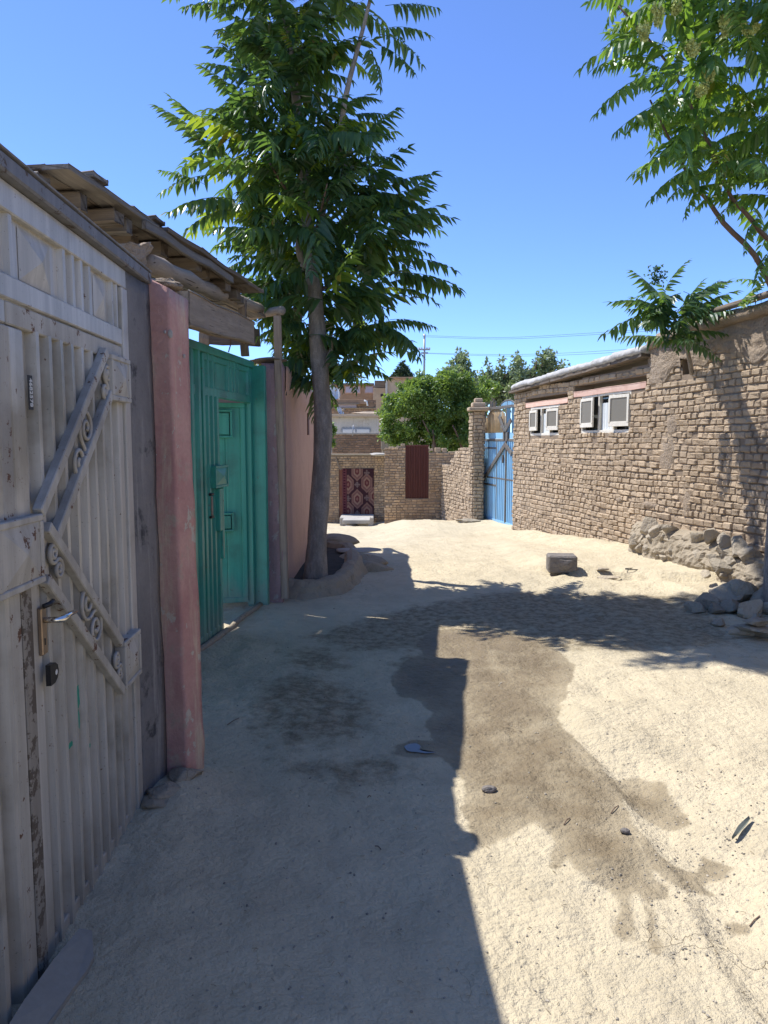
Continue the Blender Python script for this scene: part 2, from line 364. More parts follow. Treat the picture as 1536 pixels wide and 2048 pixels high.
_BOXF = [(0, 1, 2, 3), (4, 5, 6, 7), (8, 9, 10, 11), (12, 13, 14, 15), (16, 17, 18, 19), (20, 21, 22, 23)]
def _bevel_unit():
    V = []; idx = {}
    for sx in (-1, 1):
        for sy in (-1, 1):
            for sz in (-1, 1):
                for a in range(3): idx[(sx, sy, sz, a)] = len(V); V.append(((sx, sy, sz), a))
    F = []
    for a in range(3):
        b, c = (a + 1) % 3, (a + 2) % 3
        for sg in (-1, 1):
            k = []
            for sb, sc in ((-1, -1), (1, -1), (1, 1), (-1, 1)):
                t = [0, 0, 0]; t[a] = sg; t[b] = sb; t[c] = sc; k.append(idx[(*t, a)])
            F.append(tuple(k if sg > 0 else k[::-1]))
    for a in range(3):
        b, c = (a + 1) % 3, (a + 2) % 3
        for sb in (-1, 1):
            for sc in (-1, 1):
                t0 = [0, 0, 0]; t0[b] = sb; t0[c] = sc; t1 = list(t0); t0[a] = -1; t1[a] = 1
                k = [idx[(*t0, b)], idx[(*t1, b)], idx[(*t1, c)], idx[(*t0, c)]]
                F.append(tuple(k if sb * sc < 0 else k[::-1]))
    for sx in (-1, 1):
        for sy in (-1, 1):
            for sz in (-1, 1):
                k = [idx[(sx, sy, sz, a)] for a in range(3)]
                F.append(tuple(k if sx * sy * sz > 0 else k[::-1]))
    return V, F
_BU, _BF = _bevel_unit()
_BS = np.array([v for v, a in _BU], float); _BA = np.array([a for v, a in _BU])
def bevelled(size, bev, bv=None):
    h = np.asarray(size, float) / 2; bev = min(bev, 0.45 * min(size)); V = _BS * h
    for i in range(24):
        for k in range(3):
            if k != _BA[i]: V[i, k] -= _BS[i, k] * (bev if bv is None else bv[k])
    return V
def box(mb, a, b, bev=0.004, fr=None):
    a = np.minimum(a, b) if False else np.array(a, float); b = np.array(b, float); lo = np.minimum(a, b); hi = np.maximum(a, b)
    V = bevelled(hi - lo, bev) + (lo + hi) / 2
    return mb.add(fr.w(V) if fr else V, _BF)
def bar(mb, p, q, w, h, bev=0.003, up=(0, 0, 1), fr=None):
    """square bar from p to q: w across, h along 'up'"""
    p = np.array(p, float); q = np.array(q, float); L = np.linalg.norm(q - p); x = (q - p) / L; up = np.array(up, float)
    y = np.cross(up, x); y /= np.linalg.norm(y); z = np.cross(x, y)
    V = bevelled((L, w, h), bev); V = V[:, :1] * x + V[:, 1:2] * y + V[:, 2:] * z + (p + q) / 2
    return mb.add(fr.w(V) if fr else V, _BF)
def tube(mb, pts, rad, n=8, cap=True, wob=0.0, fr=None):
    pts = np.array(pts, float); rad = np.broadcast_to(np.asarray(rad, float), (len(pts),)); T = np.gradient(pts, axis=0)
    T /= np.linalg.norm(T, axis=1)[:, None] + 1e-9; u = np.array((0.31, 0.95, 0.05)) if abs(T[0][1]) < 0.9 else np.array((1.0, 0, 0.1))
    V = []
    for i in range(len(pts)):
        u = u - T[i] * (u @ T[i]); u /= np.linalg.norm(u); v = np.cross(T[i], u)
        for k in range(n):
            a = 2 * math.pi * k / n; rr = rad[i] * (1 + wob * (random.random() - 0.5)); V.append(pts[i] + rr * (u * math.cos(a) + v * math.sin(a)))
    F = [(i * n + k, i * n + (k + 1) % n, (i + 1) * n + (k + 1) % n, (i + 1) * n + k) for i in range(len(pts) - 1) for k in range(n)]
    if cap: F += [tuple(range(n))[::-1], tuple((len(pts) - 1) * n + k for k in range(n))]
    V = np.array(V); return mb.add(fr.w(V) if fr else V, F)
def smooth_path(ctrl, n):
    c = np.array(ctrl, float); c = np.vstack((2 * c[0] - c[1], c, 2 * c[-1] - c[-2])); out = []
    for s in np.linspace(0, len(ctrl) - 1 - 1e-6, n):
        i = int(s); t = s - i; p0, p1, p2, p3 = c[i:i + 4]
        out.append(0.5 * (2 * p1 + (p2 - p0) * t + (2 * p0 - 5 * p1 + 4 * p2 - p3) * t * t + (3 * p1 - p0 - 3 * p2 + p3) * t ** 3))
    return np.array(out)
def sheet(mb, prof, z0, z1, fr=None, rows=1):
    """folded sheet: profile of (x, y) pairs drawn up from z0 to z1 (numbers or functions of x)"""
    V = []; n = len(prof)
    for r in range(rows + 1):
        for x, y in prof:
            a = z0(x) if callable(z0) else z0; b = z1(x) if callable(z1) else z1; V.append((x, y, a + (b - a) * r / rows))
    F = [(r * n + i, r * n + i + 1, (r + 1) * n + i + 1, (r + 1) * n + i) for r in range(rows) for i in range(n - 1)]
    V = np.array(V); return mb.add(fr.w(V) if fr else V, F)
def ribs(x0, x1, n, d=0.012, y=0.0, duty=0.45):
    """trapezoid ribs standing out to -y"""
    pr = [(x0, y)]; pitch = (x1 - x0) / n
    for i in range(n):
        a = x0 + pitch * i; g = pitch * (1 - duty) / 2; sl = pitch * 0.09
        pr += [(a + g, y), (a + g + sl, y - d), (a + pitch - g - sl, y - d), (a + pitch - g, y)]
    return pr + [(x1, y)]
def grid_faces(nu, nv):
    i = np.arange(nu - 1)[:, None] * nv + np.arange(nv - 1)[None]; i = i.reshape(-1)
    return np.stack((i, i + 1, i + nv + 1, i + nv), 1)
def pyramid(mb, x0, x1, z0, z1, y, h, fr):
    V = np.array([(x0, y, z0), (x1, y, z0), (x1, y, z1), (x0, y, z1), ((x0 + x1) / 2, y - h, (z0 + z1) / 2)])
    return mb.add(fr.w(V), [(0, 1, 4), (1, 2, 4), (2, 3, 4), (3, 0, 4)])
def lump(rx, ry, rz, seed, rough=0.25, flatb=0.0, cuts=6):
    """rough stone: a ball cut by random planes"""
    rg = np.random.default_rng(seed); n = 11; m = 18; V = [(0, 0, -1.0)]
    for i in range(1, n):
        t = math.pi * i / n
        for k in range(m): V.append((math.sin(t) * math.cos(2 * math.pi * k / m), math.sin(t) * math.sin(2 * math.pi * k / m), -math.cos(t)))
    V.append((0, 0, 1.0)); V = np.array(V); F = [(0, 1 + (k + 1) % m, 1 + k) for k in range(m)]
    for i in range(n - 2):
        for k in range(m): a = 1 + i * m; F.append((a + k, a + (k + 1) % m, a + m + (k + 1) % m, a + m + k))
    e = 1 + (n - 2) * m; F += [(e + k, e + (k + 1) % m, len(V) - 1) for k in range(m)]
    for _ in range(cuts):
        d = rg.normal(size=3); d /= np.linalg.norm(d); c = (0.62 + 0.25 * rg.random()) if cuts < 8 else (0.42 + 0.34 * rg.random()); s = V @ d; V = V - np.clip(s - c, 0, None)[:, None] * d
    V = V * (1 + rough * noise3(V + seed * 1.7, 2.1)[:, None] + (0.10 if cuts >= 12 else 0.04) * noise3(V + seed, 7.0)[:, None]); V[:, 2] = np.maximum(V[:, 2], -1 + flatb)
    return V * (rx, ry, rz), F
def rotz(V, a):
    c, s = math.cos(a), math.sin(a); V = np.asarray(V, float); return np.stack((V[:, 0] * c - V[:, 1] * s, V[:, 0] * s + V[:, 1] * c, V[:, 2]), 1)
def loft(mb, quads, n=18, amp=0.012, sc=5):
    """upright body through stacked outlines (lists of corner points), faces subdivided and roughened"""
    quads = [np.array(q, float) for q in quads]; k = len(quads[0]); sub = 6; rings = []
    for j in range(len(quads) - 1):
        m = max(2, n // (len(quads) - 1))
        for i in range(m + (j == len(quads) - 2)):
            t = i / m; q = quads[j] * (1 - t) + quads[j + 1] * t; rg = []
            for e in range(k):
                for s in range(sub): rg.append(q[e] * (1 - s / sub) + q[(e + 1) % k] * (s / sub))
            rings.append(rg)
    V = np.array(rings).reshape(-1, 3); m = k * sub
    for ax in range(3): V[:, ax] += amp * noise3(V + ax * 7.7, sc)
    F = [(i * m + e, i * m + (e + 1) % m, (i + 1) * m + (e + 1) % m, (i + 1) * m + e) for i in range(len(rings) - 1) for e in range(m)]
    top = len(rings) - 1; F.append(tuple(top * m + e for e in range(m))); return mb.add(V, F)
def beam_obj(name, p, q, w, h, mat, parent=None, bev=0.006, up=(0, 0, 1), warp=0.006, label=None, roll=0.0):
    """a timber as its own object with x along it (grain follows)"""
    p = np.array(p, float); q = np.array(q, float); L = np.linalg.norm(q - p); x = (q - p) / L; up = np.array(up, float)
    y = np.cross(up, x); y /= np.linalg.norm(y); z = np.cross(x, y)
    n = 7; V = []; sd = random.random() * 50
    for i in range(n):
        t = (i / (n - 1) - 0.5) * L; o1 = warp * math.sin(sd + 2.1 * i) ; o2 = warp * math.cos(sd * 1.7 + 1.7 * i)
        for (a, b) in ((-1, -1), (1, -1), (1, 1), (-1, 1)):
            for (da, db) in (((1, 0), (0, 1)) if a * b > 0 else ((0, 1), (1, 0))):
                V.append((t, a * (w / 2 - bev * da) + o1, b * (h / 2 - bev * db) + o2))
    F = [(i * 8 + k, i * 8 + (k + 1) % 8, (i + 1) * 8 + (k + 1) % 8, (i + 1) * 8 + k) for i in range(n - 1) for k in range(8)]
    F += [tuple(range(8))[::-1], tuple((n - 1) * 8 + k for k in range(8))]
    o = bpy.data.objects.new(name, to_mesh(name, V, F, mat)); COL.objects.link(o)
    M = Matrix(((x[0], y[0], z[0], 0), (x[1], y[1], z[1], 0), (x[2], y[2], z[2], 0), (0, 0, 0, 1)))
    o.rotation_mode = 'QUATERNION'; o.rotation_quaternion = M.to_quaternion()
    c = (p + q) / 2
    if parent is not None: o.parent = parent; c = c - root_loc(parent)
    o.location = tuple(c); return tag(o, label)
def log_obj(name, pts, rad, mat, parent=None, n=10, wob=0.12, label=None):
    pts = np.array(pts, float); x = pts[-1] - pts[0]; x /= np.linalg.norm(x); y = np.cross((0, 0, 1), x); y /= np.linalg.norm(y) + 1e-9; z = np.cross(x, y)
    c = (pts[0] + pts[-1]) / 2; loc = (pts - c) @ np.array((x, y, z)).T
    mb = MB(); tube(mb, loc, rad, n, True, wob)
    o = bpy.data.objects.new(name, to_mesh(name, mb.verts(), mb.F, mat, True)); COL.objects.link(o)
    M = Matrix(((x[0], y[0], z[0], 0), (x[1], y[1], z[1], 0), (x[2], y[2], z[2], 0), (0, 0, 0, 1)))
    o.rotation_mode = 'QUATERNION'; o.rotation_quaternion = M.to_quaternion()
    if parent is not None: o.parent = parent; c = c - root_loc(parent)
    o.location = tuple(c); return tag(o, label)

# ---------------------------------------------------------------- bricks
def _brick_shapes(k, seed, bev=0.13, jit=0.05):
    rg = np.random.default_rng(seed); out = []
    for i in range(k):
        V = bevelled((1, 1, 1), 0.1, (0.06, 0.10, 0.15))
        # uneven corners, kept together per corner
        for cx in (-1, 1):
            for cy in (-1, 1):
                for cz in (-1, 1):
                    m = (_BS == (cx, cy, cz)).all(1); V[m] += rg.normal(size=3) * (0.03, 0.045, jit)
        V += rg.normal(size=V.shape) * 0.012; out.append(V)
    return out
BSH = _brick_shapes(10, 5)
BME = {}
def brick_mesh(i, mat):
    if (i, mat) not in BME: BME[(i, mat)] = to_mesh('brick', BSH[i], _BF, mat)
    return BME[(i, mat)]
_BFA = [np.array([f for f in _BF if len(f) == 4]), np.array([f for f in _BF if len(f) == 3])]
def lay_bricks(fr, x0, x1, z0, ztop, course, lmin, lmax, holes=(), gap=0.014, sag=0.012, depth=0.12, proud=0.016, seed=1):
    """list of bricks (x, y, z, sx, sy, sz) in the frame of a wall whose bed face is local y = 0"""
    rg = np.random.default_rng(seed); out = []; z = z0; row = 0
    zmax = max(ztop(x) for x in np.linspace(x0, x1, 20)) if callable(ztop) else ztop
    while z < zmax:
        h = course * (0.93 + 0.14 * rg.random()); x = x0 - rg.random() * lmax * 0.5 * (row % 2)
        style = rg.random()
        while x < x1:
            L = (lmin + (lmax - lmin) * rg.random() ** 0.7) if style > 0.4 else lmin * (0.9 + 0.35 * rg.random())
            a = max(x, x0); b = min(x + L, x1); x += L; seg = [(a, b)]
            for hx0, hx1, hz0, hz1 in holes:
                if z + h > hz0 + 0.012 and z < hz1 - 0.012:
                    ns = []
                    for s0, s1 in seg:
                        if s1 <= hx0 or s0 >= hx1: ns.append((s0, s1))
                        else:
                            if s0 < hx0: ns.append((s0, hx0))
                            if s1 > hx1: ns.append((hx1, s1))
                    seg = ns
            for s0, s1 in seg:
                xc = (s0 + s1) / 2; wv = sag * math.sin(xc * 1.3 + row * 0.35) + sag * 0.6 * math.sin(xc * 3.1 - row * 0.6)
                zt = ztop(xc) if callable(ztop) else ztop
                if s1 - s0 < 0.035 or z + h / 2 > zt or rg.random() < 0.012: continue
                g = gap * (0.6 + 0.8 * rg.random())
                out.append((xc, depth / 2 - proud * (0.45 + 1.1 * rg.random()), z + h / 2 + wv, s1 - s0 - g, depth * (1 if rg.random() > 0.08 else 0.86), h - g * (0.9 if rg.random() > 0.1 else 1.8), rg.integers(10), rg.normal() * 0.018, rg.normal() * 0.02))
        z += h; row += 1
    return out
def place_bricks(parent, fr, bricks, mat, limit=300, name='brick', minpx=8.0):
    if not bricks: return
    B = np.array(bricks, float); C = fr.w(B[:, :3]); d = np.linalg.norm(C - (0, 0, EYE), axis=1); px, py = pix(C)
    size = B[:, 3] * B[:, 5] / d ** 2; vis = (px > -20) & (px < 1556) & (py > -20) & (py < 2068); big = B[:, 3] * FPX / d > minpx
    key = size * np.where(vis & big, 1, 0); order = np.argsort(-key)
    own = [i for i in order[:limit] if key[i] > 0]; rest = [i for i in range(len(B)) if i not in set(own)]
    base = root_loc(parent)
    for i in own:
        b = B[i]; o = bpy.data.objects.new(name, brick_mesh(int(b[6]), mat)); COL.objects.link(o); o.parent = parent
        o.location = tuple(C[i] - base); o.rotation_euler = (b[8], b[7], fr.ang + b[8] * 0.7); o.scale = (b[3], b[4], b[5])
    if rest:
        Vs = []; F4 = []; F3 = []; n = 0
        for i in rest:
            b = B[i]; V = BSH[int(b[6])] * (b[3], b[4], b[5]); V = V + np.stack((0 * V[:, 0], 0 * V[:, 0], V[:, 0] * -b[7]), 1)
            Vs.append(fr.w(V + b[:3])); F4.append(_BFA[0] + n); F3.append(_BFA[1] + n); n += 24
        F = [tuple(f) for f in np.concatenate(F4)] + [tuple(f) for f in np.concatenate(F3)]
        part('brickwork', (np.concatenate(Vs), F), mat, parent, kind='stuff')

# ---------------------------------------------------------------- ground
def seg_sd(px, py, poly):
    """signed distance to a closed outline, negative inside"""
    poly = np.array(poly)[:, :2]; d = np.full(px.shape, 1e9); ins = np.zeros(px.shape, bool); n = len(poly)
    for i in range(n):
        a = poly[i]; b = poly[(i + 1) % n]; ab = b - a; t = np.clip(((px - a[0]) * ab[0] + (py - a[1]) * ab[1]) / (ab @ ab + 1e-12), 0, 1)
        d = np.minimum(d, np.hypot(px - a[0] - t * ab[0], py - a[1] - t * ab[1]))
        c = (a[1] > py) != (b[1] > py); xi = a[0] + (py - a[1]) / (b[1] - a[1] + 1e-12) * ab[0]; ins ^= c & (px < xi)
    return np.where(ins, -d, d)
def line_d(px, py, pts):
    pts = np.array(pts)[:, :2]; d = np.full(np.shape(px), 1e9)
    for a, b in zip(pts[:-1], pts[1:]):
        ab = b - a; t = np.clip(((px - a[0]) * ab[0] + (py - a[1]) * ab[1]) / (ab @ ab), 0, 1); d = np.minimum(d, np.hypot(px - a[0] - t * ab[0], py - a[1] - t * ab[1]))
    return d
def gp(l): return [G(x, y)[:2] for x, y in l]
KERB = gp([(1105, 1400), (1118, 1450), (1180, 1515), (1245, 1590), (1300, 1680), (1370, 1780), (1420, 1900)])
TERR = gp([(1060, 1230), (1092, 1190), (1112, 1160), (1135, 1150), (1230, 1150), (1320, 1165), (1400, 1190)])
def terrain(x, y, fine=True):
    x = np.asarray(x, float); y = np.asarray(y, float)
    base = np.interp(y, [0, 8, 10, 14, 16.5, 18, 20.5, 24, 40, 3000], [0, 0, -0.03, -0.20, -0.27, -0.34, -0.80, -1.0, -1.0, -1.0])
    keep = np.interp(y, [0, 8, 10, 14, 16.5, 18, 21, 3000], [0, 0, -0.03, -0.20, -0.27, -0.31, -0.5, -1.0])
    k = sst(1.5, 2.3, x); h = base * (1 - k) + keep * k
    h = h - 0.16 * sst(0.6, -0.4, x) * sst(11.5, 15, y) * sst(40, 24, y)
    g = lambda cx, cy, r, a: a * np.exp(-((x - cx) ** 2 + (y - cy) ** 2) / (r * r))
    # raised terrace in front of the brick house, with the block on its lip
    dt = np.where(y > np.interp(x, [1.6, 2.0, 2.2, 2.6, 3.3, 4.0], [9.9, 8.9, 8.55, 8.5, 8.2, 7.6]), 1, -1) * line_d(x, y, TERR)
    h = h + 0.085 * sst(-0.10, 0.16, dt) * sst(1.65, 2.1, x) * sst(14.0, 10.5, y)
    # hump and run-off channel on the right
    dk = line_d(x, y, KERB); c = G(1190, 1450); h = h + g(c[0], c[1], 0.42, 0.075) * sst(-0.02, 0.14, x - np.interp(y, sorted(p[1] for p in KERB), [p[0] for p in sorted(KERB, key=lambda t: t[1])]))
    side = x - np.interp(y, sorted(p[1] for p in KERB), [p[0] for p in sorted(KERB, key=lambda t: t[1])])
    h = h - 0.035 * np.exp(-((side - 0.12) / 0.13) ** 2) * sst(4.2, 3.4, y) * sst(1.2, 2.0, y) + 0.03 * sst(0.2, 0.8, side) * sst(6, 4, y)
    h = h + 0.012 * np.exp(-(side / 0.035) ** 2) * sst(4.3, 3.5, y)
    # earth heaped at the foot of the walls
    wx = 2.76 + 0.19 * (13.97 - y); h = h + 0.10 * sst(0.75, 0.05, wx - x) * sst(16, 13, y) * sst(4.5, 7, y)
    c = G(385, 1575); h = h + g(c[0] - 0.06, c[1] - 0.02, 0.22, 0.05)
    c = G(500, 1420); h = h + g(c[0], c[1], 0.35, 0.02)
    c = G(840, 1497); c = G(600, 1450); h = h - g(c[0], c[1], 0.3, 0.018)
    # bank that drops to the lane in front of the carpet
    if fine: h = h + 0.034 * fbm(x * 1.1 + 4, y * 1.1 + 2, 3) + 0.022 * fbm(x * 3.2 + 0.6 * y, y * 0.7 + 7, 3) + (0.018 * fbm(x * 5, y * 5, 3) + 0.009 * fbm(x * 13, y * 13, 2)) * sst(0.6, 1.3, np.abs(x + 0.2) + 0.3)
    if fine:
        c = G(840, 1497); k = np.exp(-((x - c[0]) ** 2 + (y - c[1]) ** 2) / 0.05); h = h * (1 - k) - 0.006 * k
    return h
def tz(x, y): return float(terrain(np.array([x]), np.array([y]))[0])

ys = [0.5]
while ys[-1] < 13: ys.append(ys[-1] * 1.0085)
while ys[-1] < 45: ys.append(ys[-1] * 1.022)
while ys[-1] < 2500: ys.append(ys[-1] * 1.5)
ys = np.array([-400, -40, -6, -1.5, 0.0] + ys)
xs = np.concatenate((-np.geomspace(2500, 2.45, 22), np.arange(-2.4, 4.75, 0.0185), np.geomspace(4.8, 2500, 22)))
X, Y = np.meshgrid(xs, ys, indexing='ij'); Z = terrain(X, Y)
WETS = [[(860, 1262), (905, 1255), (1000, 1262), (1090, 1280), (1150, 1335), (1133, 1375), (1128, 1400), (1114, 1432), (1113, 1452), (1150, 1487), (1200, 1530), (1238, 1580), (1258, 1630), (1285, 1700),
         (1303, 1728), (1335, 1762), (1338, 1785), (1312, 1790), (1303, 1815), (1306, 1860), (1312, 1895), (1301, 1897), (1297, 1850), (1292, 1800), (1266, 1768), (1256, 1778), (1258, 1820), (1266, 1845),
         (1262, 1862), (1246, 1870), (1230, 1858), (1244, 1836), (1240, 1790), (1212, 1768), (1172, 1745), (1132, 1702), (1108, 1722), (1096, 1722), (1104, 1690), (1100, 1662), (1082, 1634), (1052, 1642), (1010, 1668),
         (962, 1688), (938, 1648), (920, 1612), (932, 1580), (928, 1556), (905, 1532), (882, 1508), (850, 1512), (800, 1508), (792, 1488), (830, 1478), (866, 1480), (850, 1450), (866, 1425), (840, 1400), (800, 1385), (782, 1350), (815, 1318), (850, 1312), (835, 1285)],
        [(1185, 1535), (1240, 1545), (1275, 1538), (1325, 1558), (1350, 1596), (1382, 1632), (1335, 1638), (1285, 1618), (1230, 1585)],
        [(1275, 1655), (1310, 1690), (1345, 1715), (1400, 1722), (1408, 1692), (1462, 1726), (1450, 1742), (1400, 1748), (1420, 1765), (1370, 1762), (1330, 1740), (1300, 1715)],
        [(1455, 1825), (1500, 1830), (1498, 1842), (1462, 1840)]]
wet = np.full(X.shape, 9.0); fx, fy = X.ravel(), Y.ravel(); sel = (fx > -1.5) & (fx < 4) & (fy > 0.8) & (fy < 8); wf = np.full(fx.shape, 9.0)
jx = fx[sel] + 0.03 * fbm(fx[sel] * 9, fy[sel] * 9, 3); jy = fy[sel] + 0.03 * fbm(fx[sel] * 9 + 50, fy[sel] * 9 + 9, 3)
wf[sel] = np.min([seg_sd(jx, jy, gp(p)) for p in WETS], axis=0)
DAMP = [[(505, 1430), (545, 1370), (600, 1350), (690, 1370), (745, 1420), (720, 1460), (640, 1480), (560, 1475)], [(780, 1322), (860, 1300), (920, 1310), (915, 1370), (860, 1390), (800, 1350)],
        [(600, 1270), (760, 1225), (1000, 1180), (1400, 1190), (1480, 1290), (1250, 1310), (900, 1300), (700, 1300)], [(570, 1300), (660, 1290), (700, 1330), (600, 1340)], [(500, 1500), (800, 1490), (880, 1540), (700, 1600), (560, 1560)]]
df = np.full(fx.shape, 9.0); df[sel] = np.min([seg_sd(fx[sel], fy[sel], gp(p)) + (-0.06, -0.03, 0.0, -0.03, 0.10)[i] for i, p in enumerate(DAMP)], axis=0)
V = np.stack((X.ravel(), Y.ravel(), Z.ravel()), 1); F = grid_faces(len(xs), len(ys))[:, ::-1]
gme = to_mesh('ground', V, F, 'packed_earth', True)
for nm, a in (('wet', wf), ('damp', df)):
    at = gme.attributes.new(nm, 'FLOAT', 'POINT'); at.data.foreach_set('value', a.astype(np.float32))
ground = bpy.data.objects.new('ground', gme); COL.objects.link(ground); tag(ground, 'pale packed earth lane with dark wet streaks', kind='structure')

def puddle(label, pts):
    p = np.array(gp(pts)); z = 0.0; c = p.mean(0); n = 48; rim = smooth_path(np.vstack((p, p[:1])), n)[:-1]
    V = [(c[0], c[1], z)] + [(a[0], a[1], z) for a in rim]; F = [(0, 1 + k, 1 + (k + 1) % (n - 1)) for k in range(n - 1)]
    part('puddle', (V, F), 'puddle_water', None, label=label, kind='structure')
puddle('small blue puddle at the shadow edge', [(808, 1493), (818, 1488), (832, 1487), (841, 1492), (840, 1499), (852, 1503), (872, 1504), (852, 1506.5), (834, 1504), (816, 1502)])

# ---------------------------------------------------------------- grey street gate on the left
g1 = Fr((-1.036, 1.904), (-1.090, 3.163))
gate = thing('metal_gate', g1.w((0.15, 0, 0)), 'grey corrugated double gate with diamond lattice bars and worn paint', 'gate')
def bx(parent, name, mat, boxes, fr, bev=0.004, label=None):
    mb = MB()
    for a, b in boxes: box(mb, a, b, bev, fr)
    return part(name, mb, mat, parent, label=label)
SEAM = 0.15
# fixed frame
bx(gate, 'frame', 'grey_paint', [((-1.02, -0.018, 2.222), (1.245, 0.06, 2.30)), ((-1.02, -0.018, 1.985), (1.17, 0.05, 2.05)), ((1.172, -0.022, -0.03), (1.245, 0.06, 2.22)), ((-1.02, -0.022, -0.03), (-0.94, 0.06, 2.22))], g1)
for (a, b) in ((-0.94, SEAM), (SEAM, 1.172)):
    m = MB(); w_ = b - a
    pr = [(a, 0.006)] + ribs(a + 0.02, a + 0.10, 1, 0.016, 0.006)[1:-1] + [(a + 0.12, 0.006), (a + 0.38, 0.006)] + ribs(a + 0.40, a + 0.72, 4, 0.018, 0.006)[1:-1] + [(a + 0.74, 0.006), (a + 0.90, 0.006)] + ribs(a + 0.91, b, 2, 0.016, 0.006)[1:-1] + [(b, 0.006)]
    sheet(m, pr, 2.045, 2.225, g1); part('transom_panel', m, 'grey_paint', gate)
    m = MB(); pyramid(m, a + 0.135, a + 0.365, 2.06, 2.21, 0.004, 0.022, g1); part('embossed_plate', m, 'grey_paint', gate)
    m = MB(); pyramid(m, a + 0.755, a + 0.885, 2.06, 2.21, 0.004, 0.018, g1); part('embossed_plate', m, 'grey_paint', gate)
# leaves
def leaf_panel(a, b, lab, mat):
    m = MB(); pr = [(a, 0.012)] + ribs(a + 0.14, b - 0.03, 9, 0.030, 0.012, 0.42)[1:-1] + [(b, 0.012)]
    rows = 10; sheet(m, pr, -0.05, 1.92, g1, rows); V = m.verts(); V[:, 0] += 0.004 * noise3(V, 3.0)
    lf = part('leaf', (V, m.F), mat, gate, label=lab); return lf
lf = leaf_panel(SEAM, 1.165, 'right leaf of the gate with handle and green paint smears', 'grey_paint')
ll = leaf_panel(-0.93, SEAM - 0.008, None, 'grey_paint')
bx(lf, 'rail', 'worn_grey_paint', [((SEAM, -0.016, 1.915), (1.165, 0.02, 1.978))], g1)
bx(ll, 'rail', 'grey_paint', [((-0.93, -0.016, 1.915), (SEAM - 0.008, 0.02, 1.978))], g1)
bx(lf, 'stile', 'rusty_grey_paint', [((SEAM - 0.004, -0.024, -0.05), (SEAM + 0.058, 0.02, 1.18))], g1)
bx(lf, 'stile', 'grey_paint', [((SEAM - 0.004, -0.020, 1.38), (SEAM + 0.085, 0.02, 1.91)), ((SEAM + 0.062, -0.012, -0.05), (SEAM + 0.14, 0.02, 1.18)), ((1.10, -0.012, -0.05), (1.165, 0.016, 1.91))], g1)
bx(ll, 'stile', 'worn_grey_paint', [((SEAM - 0.075, -0.020, -0.05), (SEAM - 0.008, 0.02, 1.91))], g1)
bx(lf, 'kick_rail', 'grey_paint', [((SEAM + 0.145, -0.008, -0.06), (1.10, 0.015, 0.035))], g1)
# lattice: bars stand proud of the ribs, sitting on y = -0.02
def diag(p, q, w_=0.036, name='lattice_bar'):
    m = MB(); L = math.hypot(q[0] - p[0], q[1] - p[1]); n = ((q[1] - p[1]) / L, -(q[0] - p[0]) / L)
    bar(m, (p[0], -0.030, p[1]), (q[0], -0.030, q[1]), w_, 0.030, 0.003, (0, -1, 0), g1); part(name, m, 'worn_grey_paint', lf)
diag((0.262, 1.385), (0.905, 1.93)); diag((0.37, 1.30), (0.94, 1.775)); diag((0.285, 1.185), (0.965, 0.605)); diag((0.31, 1.34), (0.965, 0.80))
def boxplate(x0, x1, z0, z1, par, name, d=0.05, mat='worn_grey_paint'):
    m = MB(); y = -d; t = 0.02
    for a, b in (((x0, y, z0), (x1, -0.005, z0 + t)), ((x0, y, z1 - t), (x1, -0.005, z1)), ((x0, y, z0 + t), (x0 + t, -0.005, z1 - t)), ((x1 - t, y, z0 + t), (x1, -0.005, z1 - t))): box(m, a, b, 0.003, g1)
    pyramid(m, x0 + t, x1 - t, z0 + t, z1 - t, y + 0.006, 0.018, g1); return part(name, m, mat, par)
boxplate(0.935, 1.165, 1.75, 1.925, lf, 'corner_plate'); boxplate(0.972, 1.19, 0.605, 0.80, lf, 'corner_plate')
boxplate(-0.02, 0.262, 1.182, 1.385, ll, 'centre_plate', 0.045, 'worn_grey_paint')
# wrought scrolls between the bars
def scroll(c, ang, R_, name='scroll'):
    """S of two spirals, point-symmetric about c, lying along ang"""
    d_ = np.array((math.cos(ang), math.sin(ang))); cA = np.array(c) + d_ * R_; th1 = math.atan2(-d_[1], -d_[0]); a = []
    for t in np.linspace(0, 1, 44): th = th1 - (1 - t) * 3.6 * math.pi; r = R_ * (0.14 + 0.86 * t); a.append(cA + r * np.array((math.cos(th), math.sin(th))))
    a = np.array(a); b = 2 * np.array(c) - a[::-1]; path = np.concatenate((a, b[1:])); m = MB()
    tube(m, np.stack((path[:, 0], np.full(len(path), -0.030), path[:, 1]), 1), 0.0075, 6, True, 0, g1); part(name, m, 'worn_grey_paint', lf, True)
scroll((0.645, 1.585), 1.0, 0.068); scroll((0.665, 0.985), 2.15, 0.066)
scroll((0.375, 1.225), 2.15, 0.034); scroll((0.91, 1.815), 1.15, 0.036); scroll((0.935, 0.715), 2.0, 0.034)
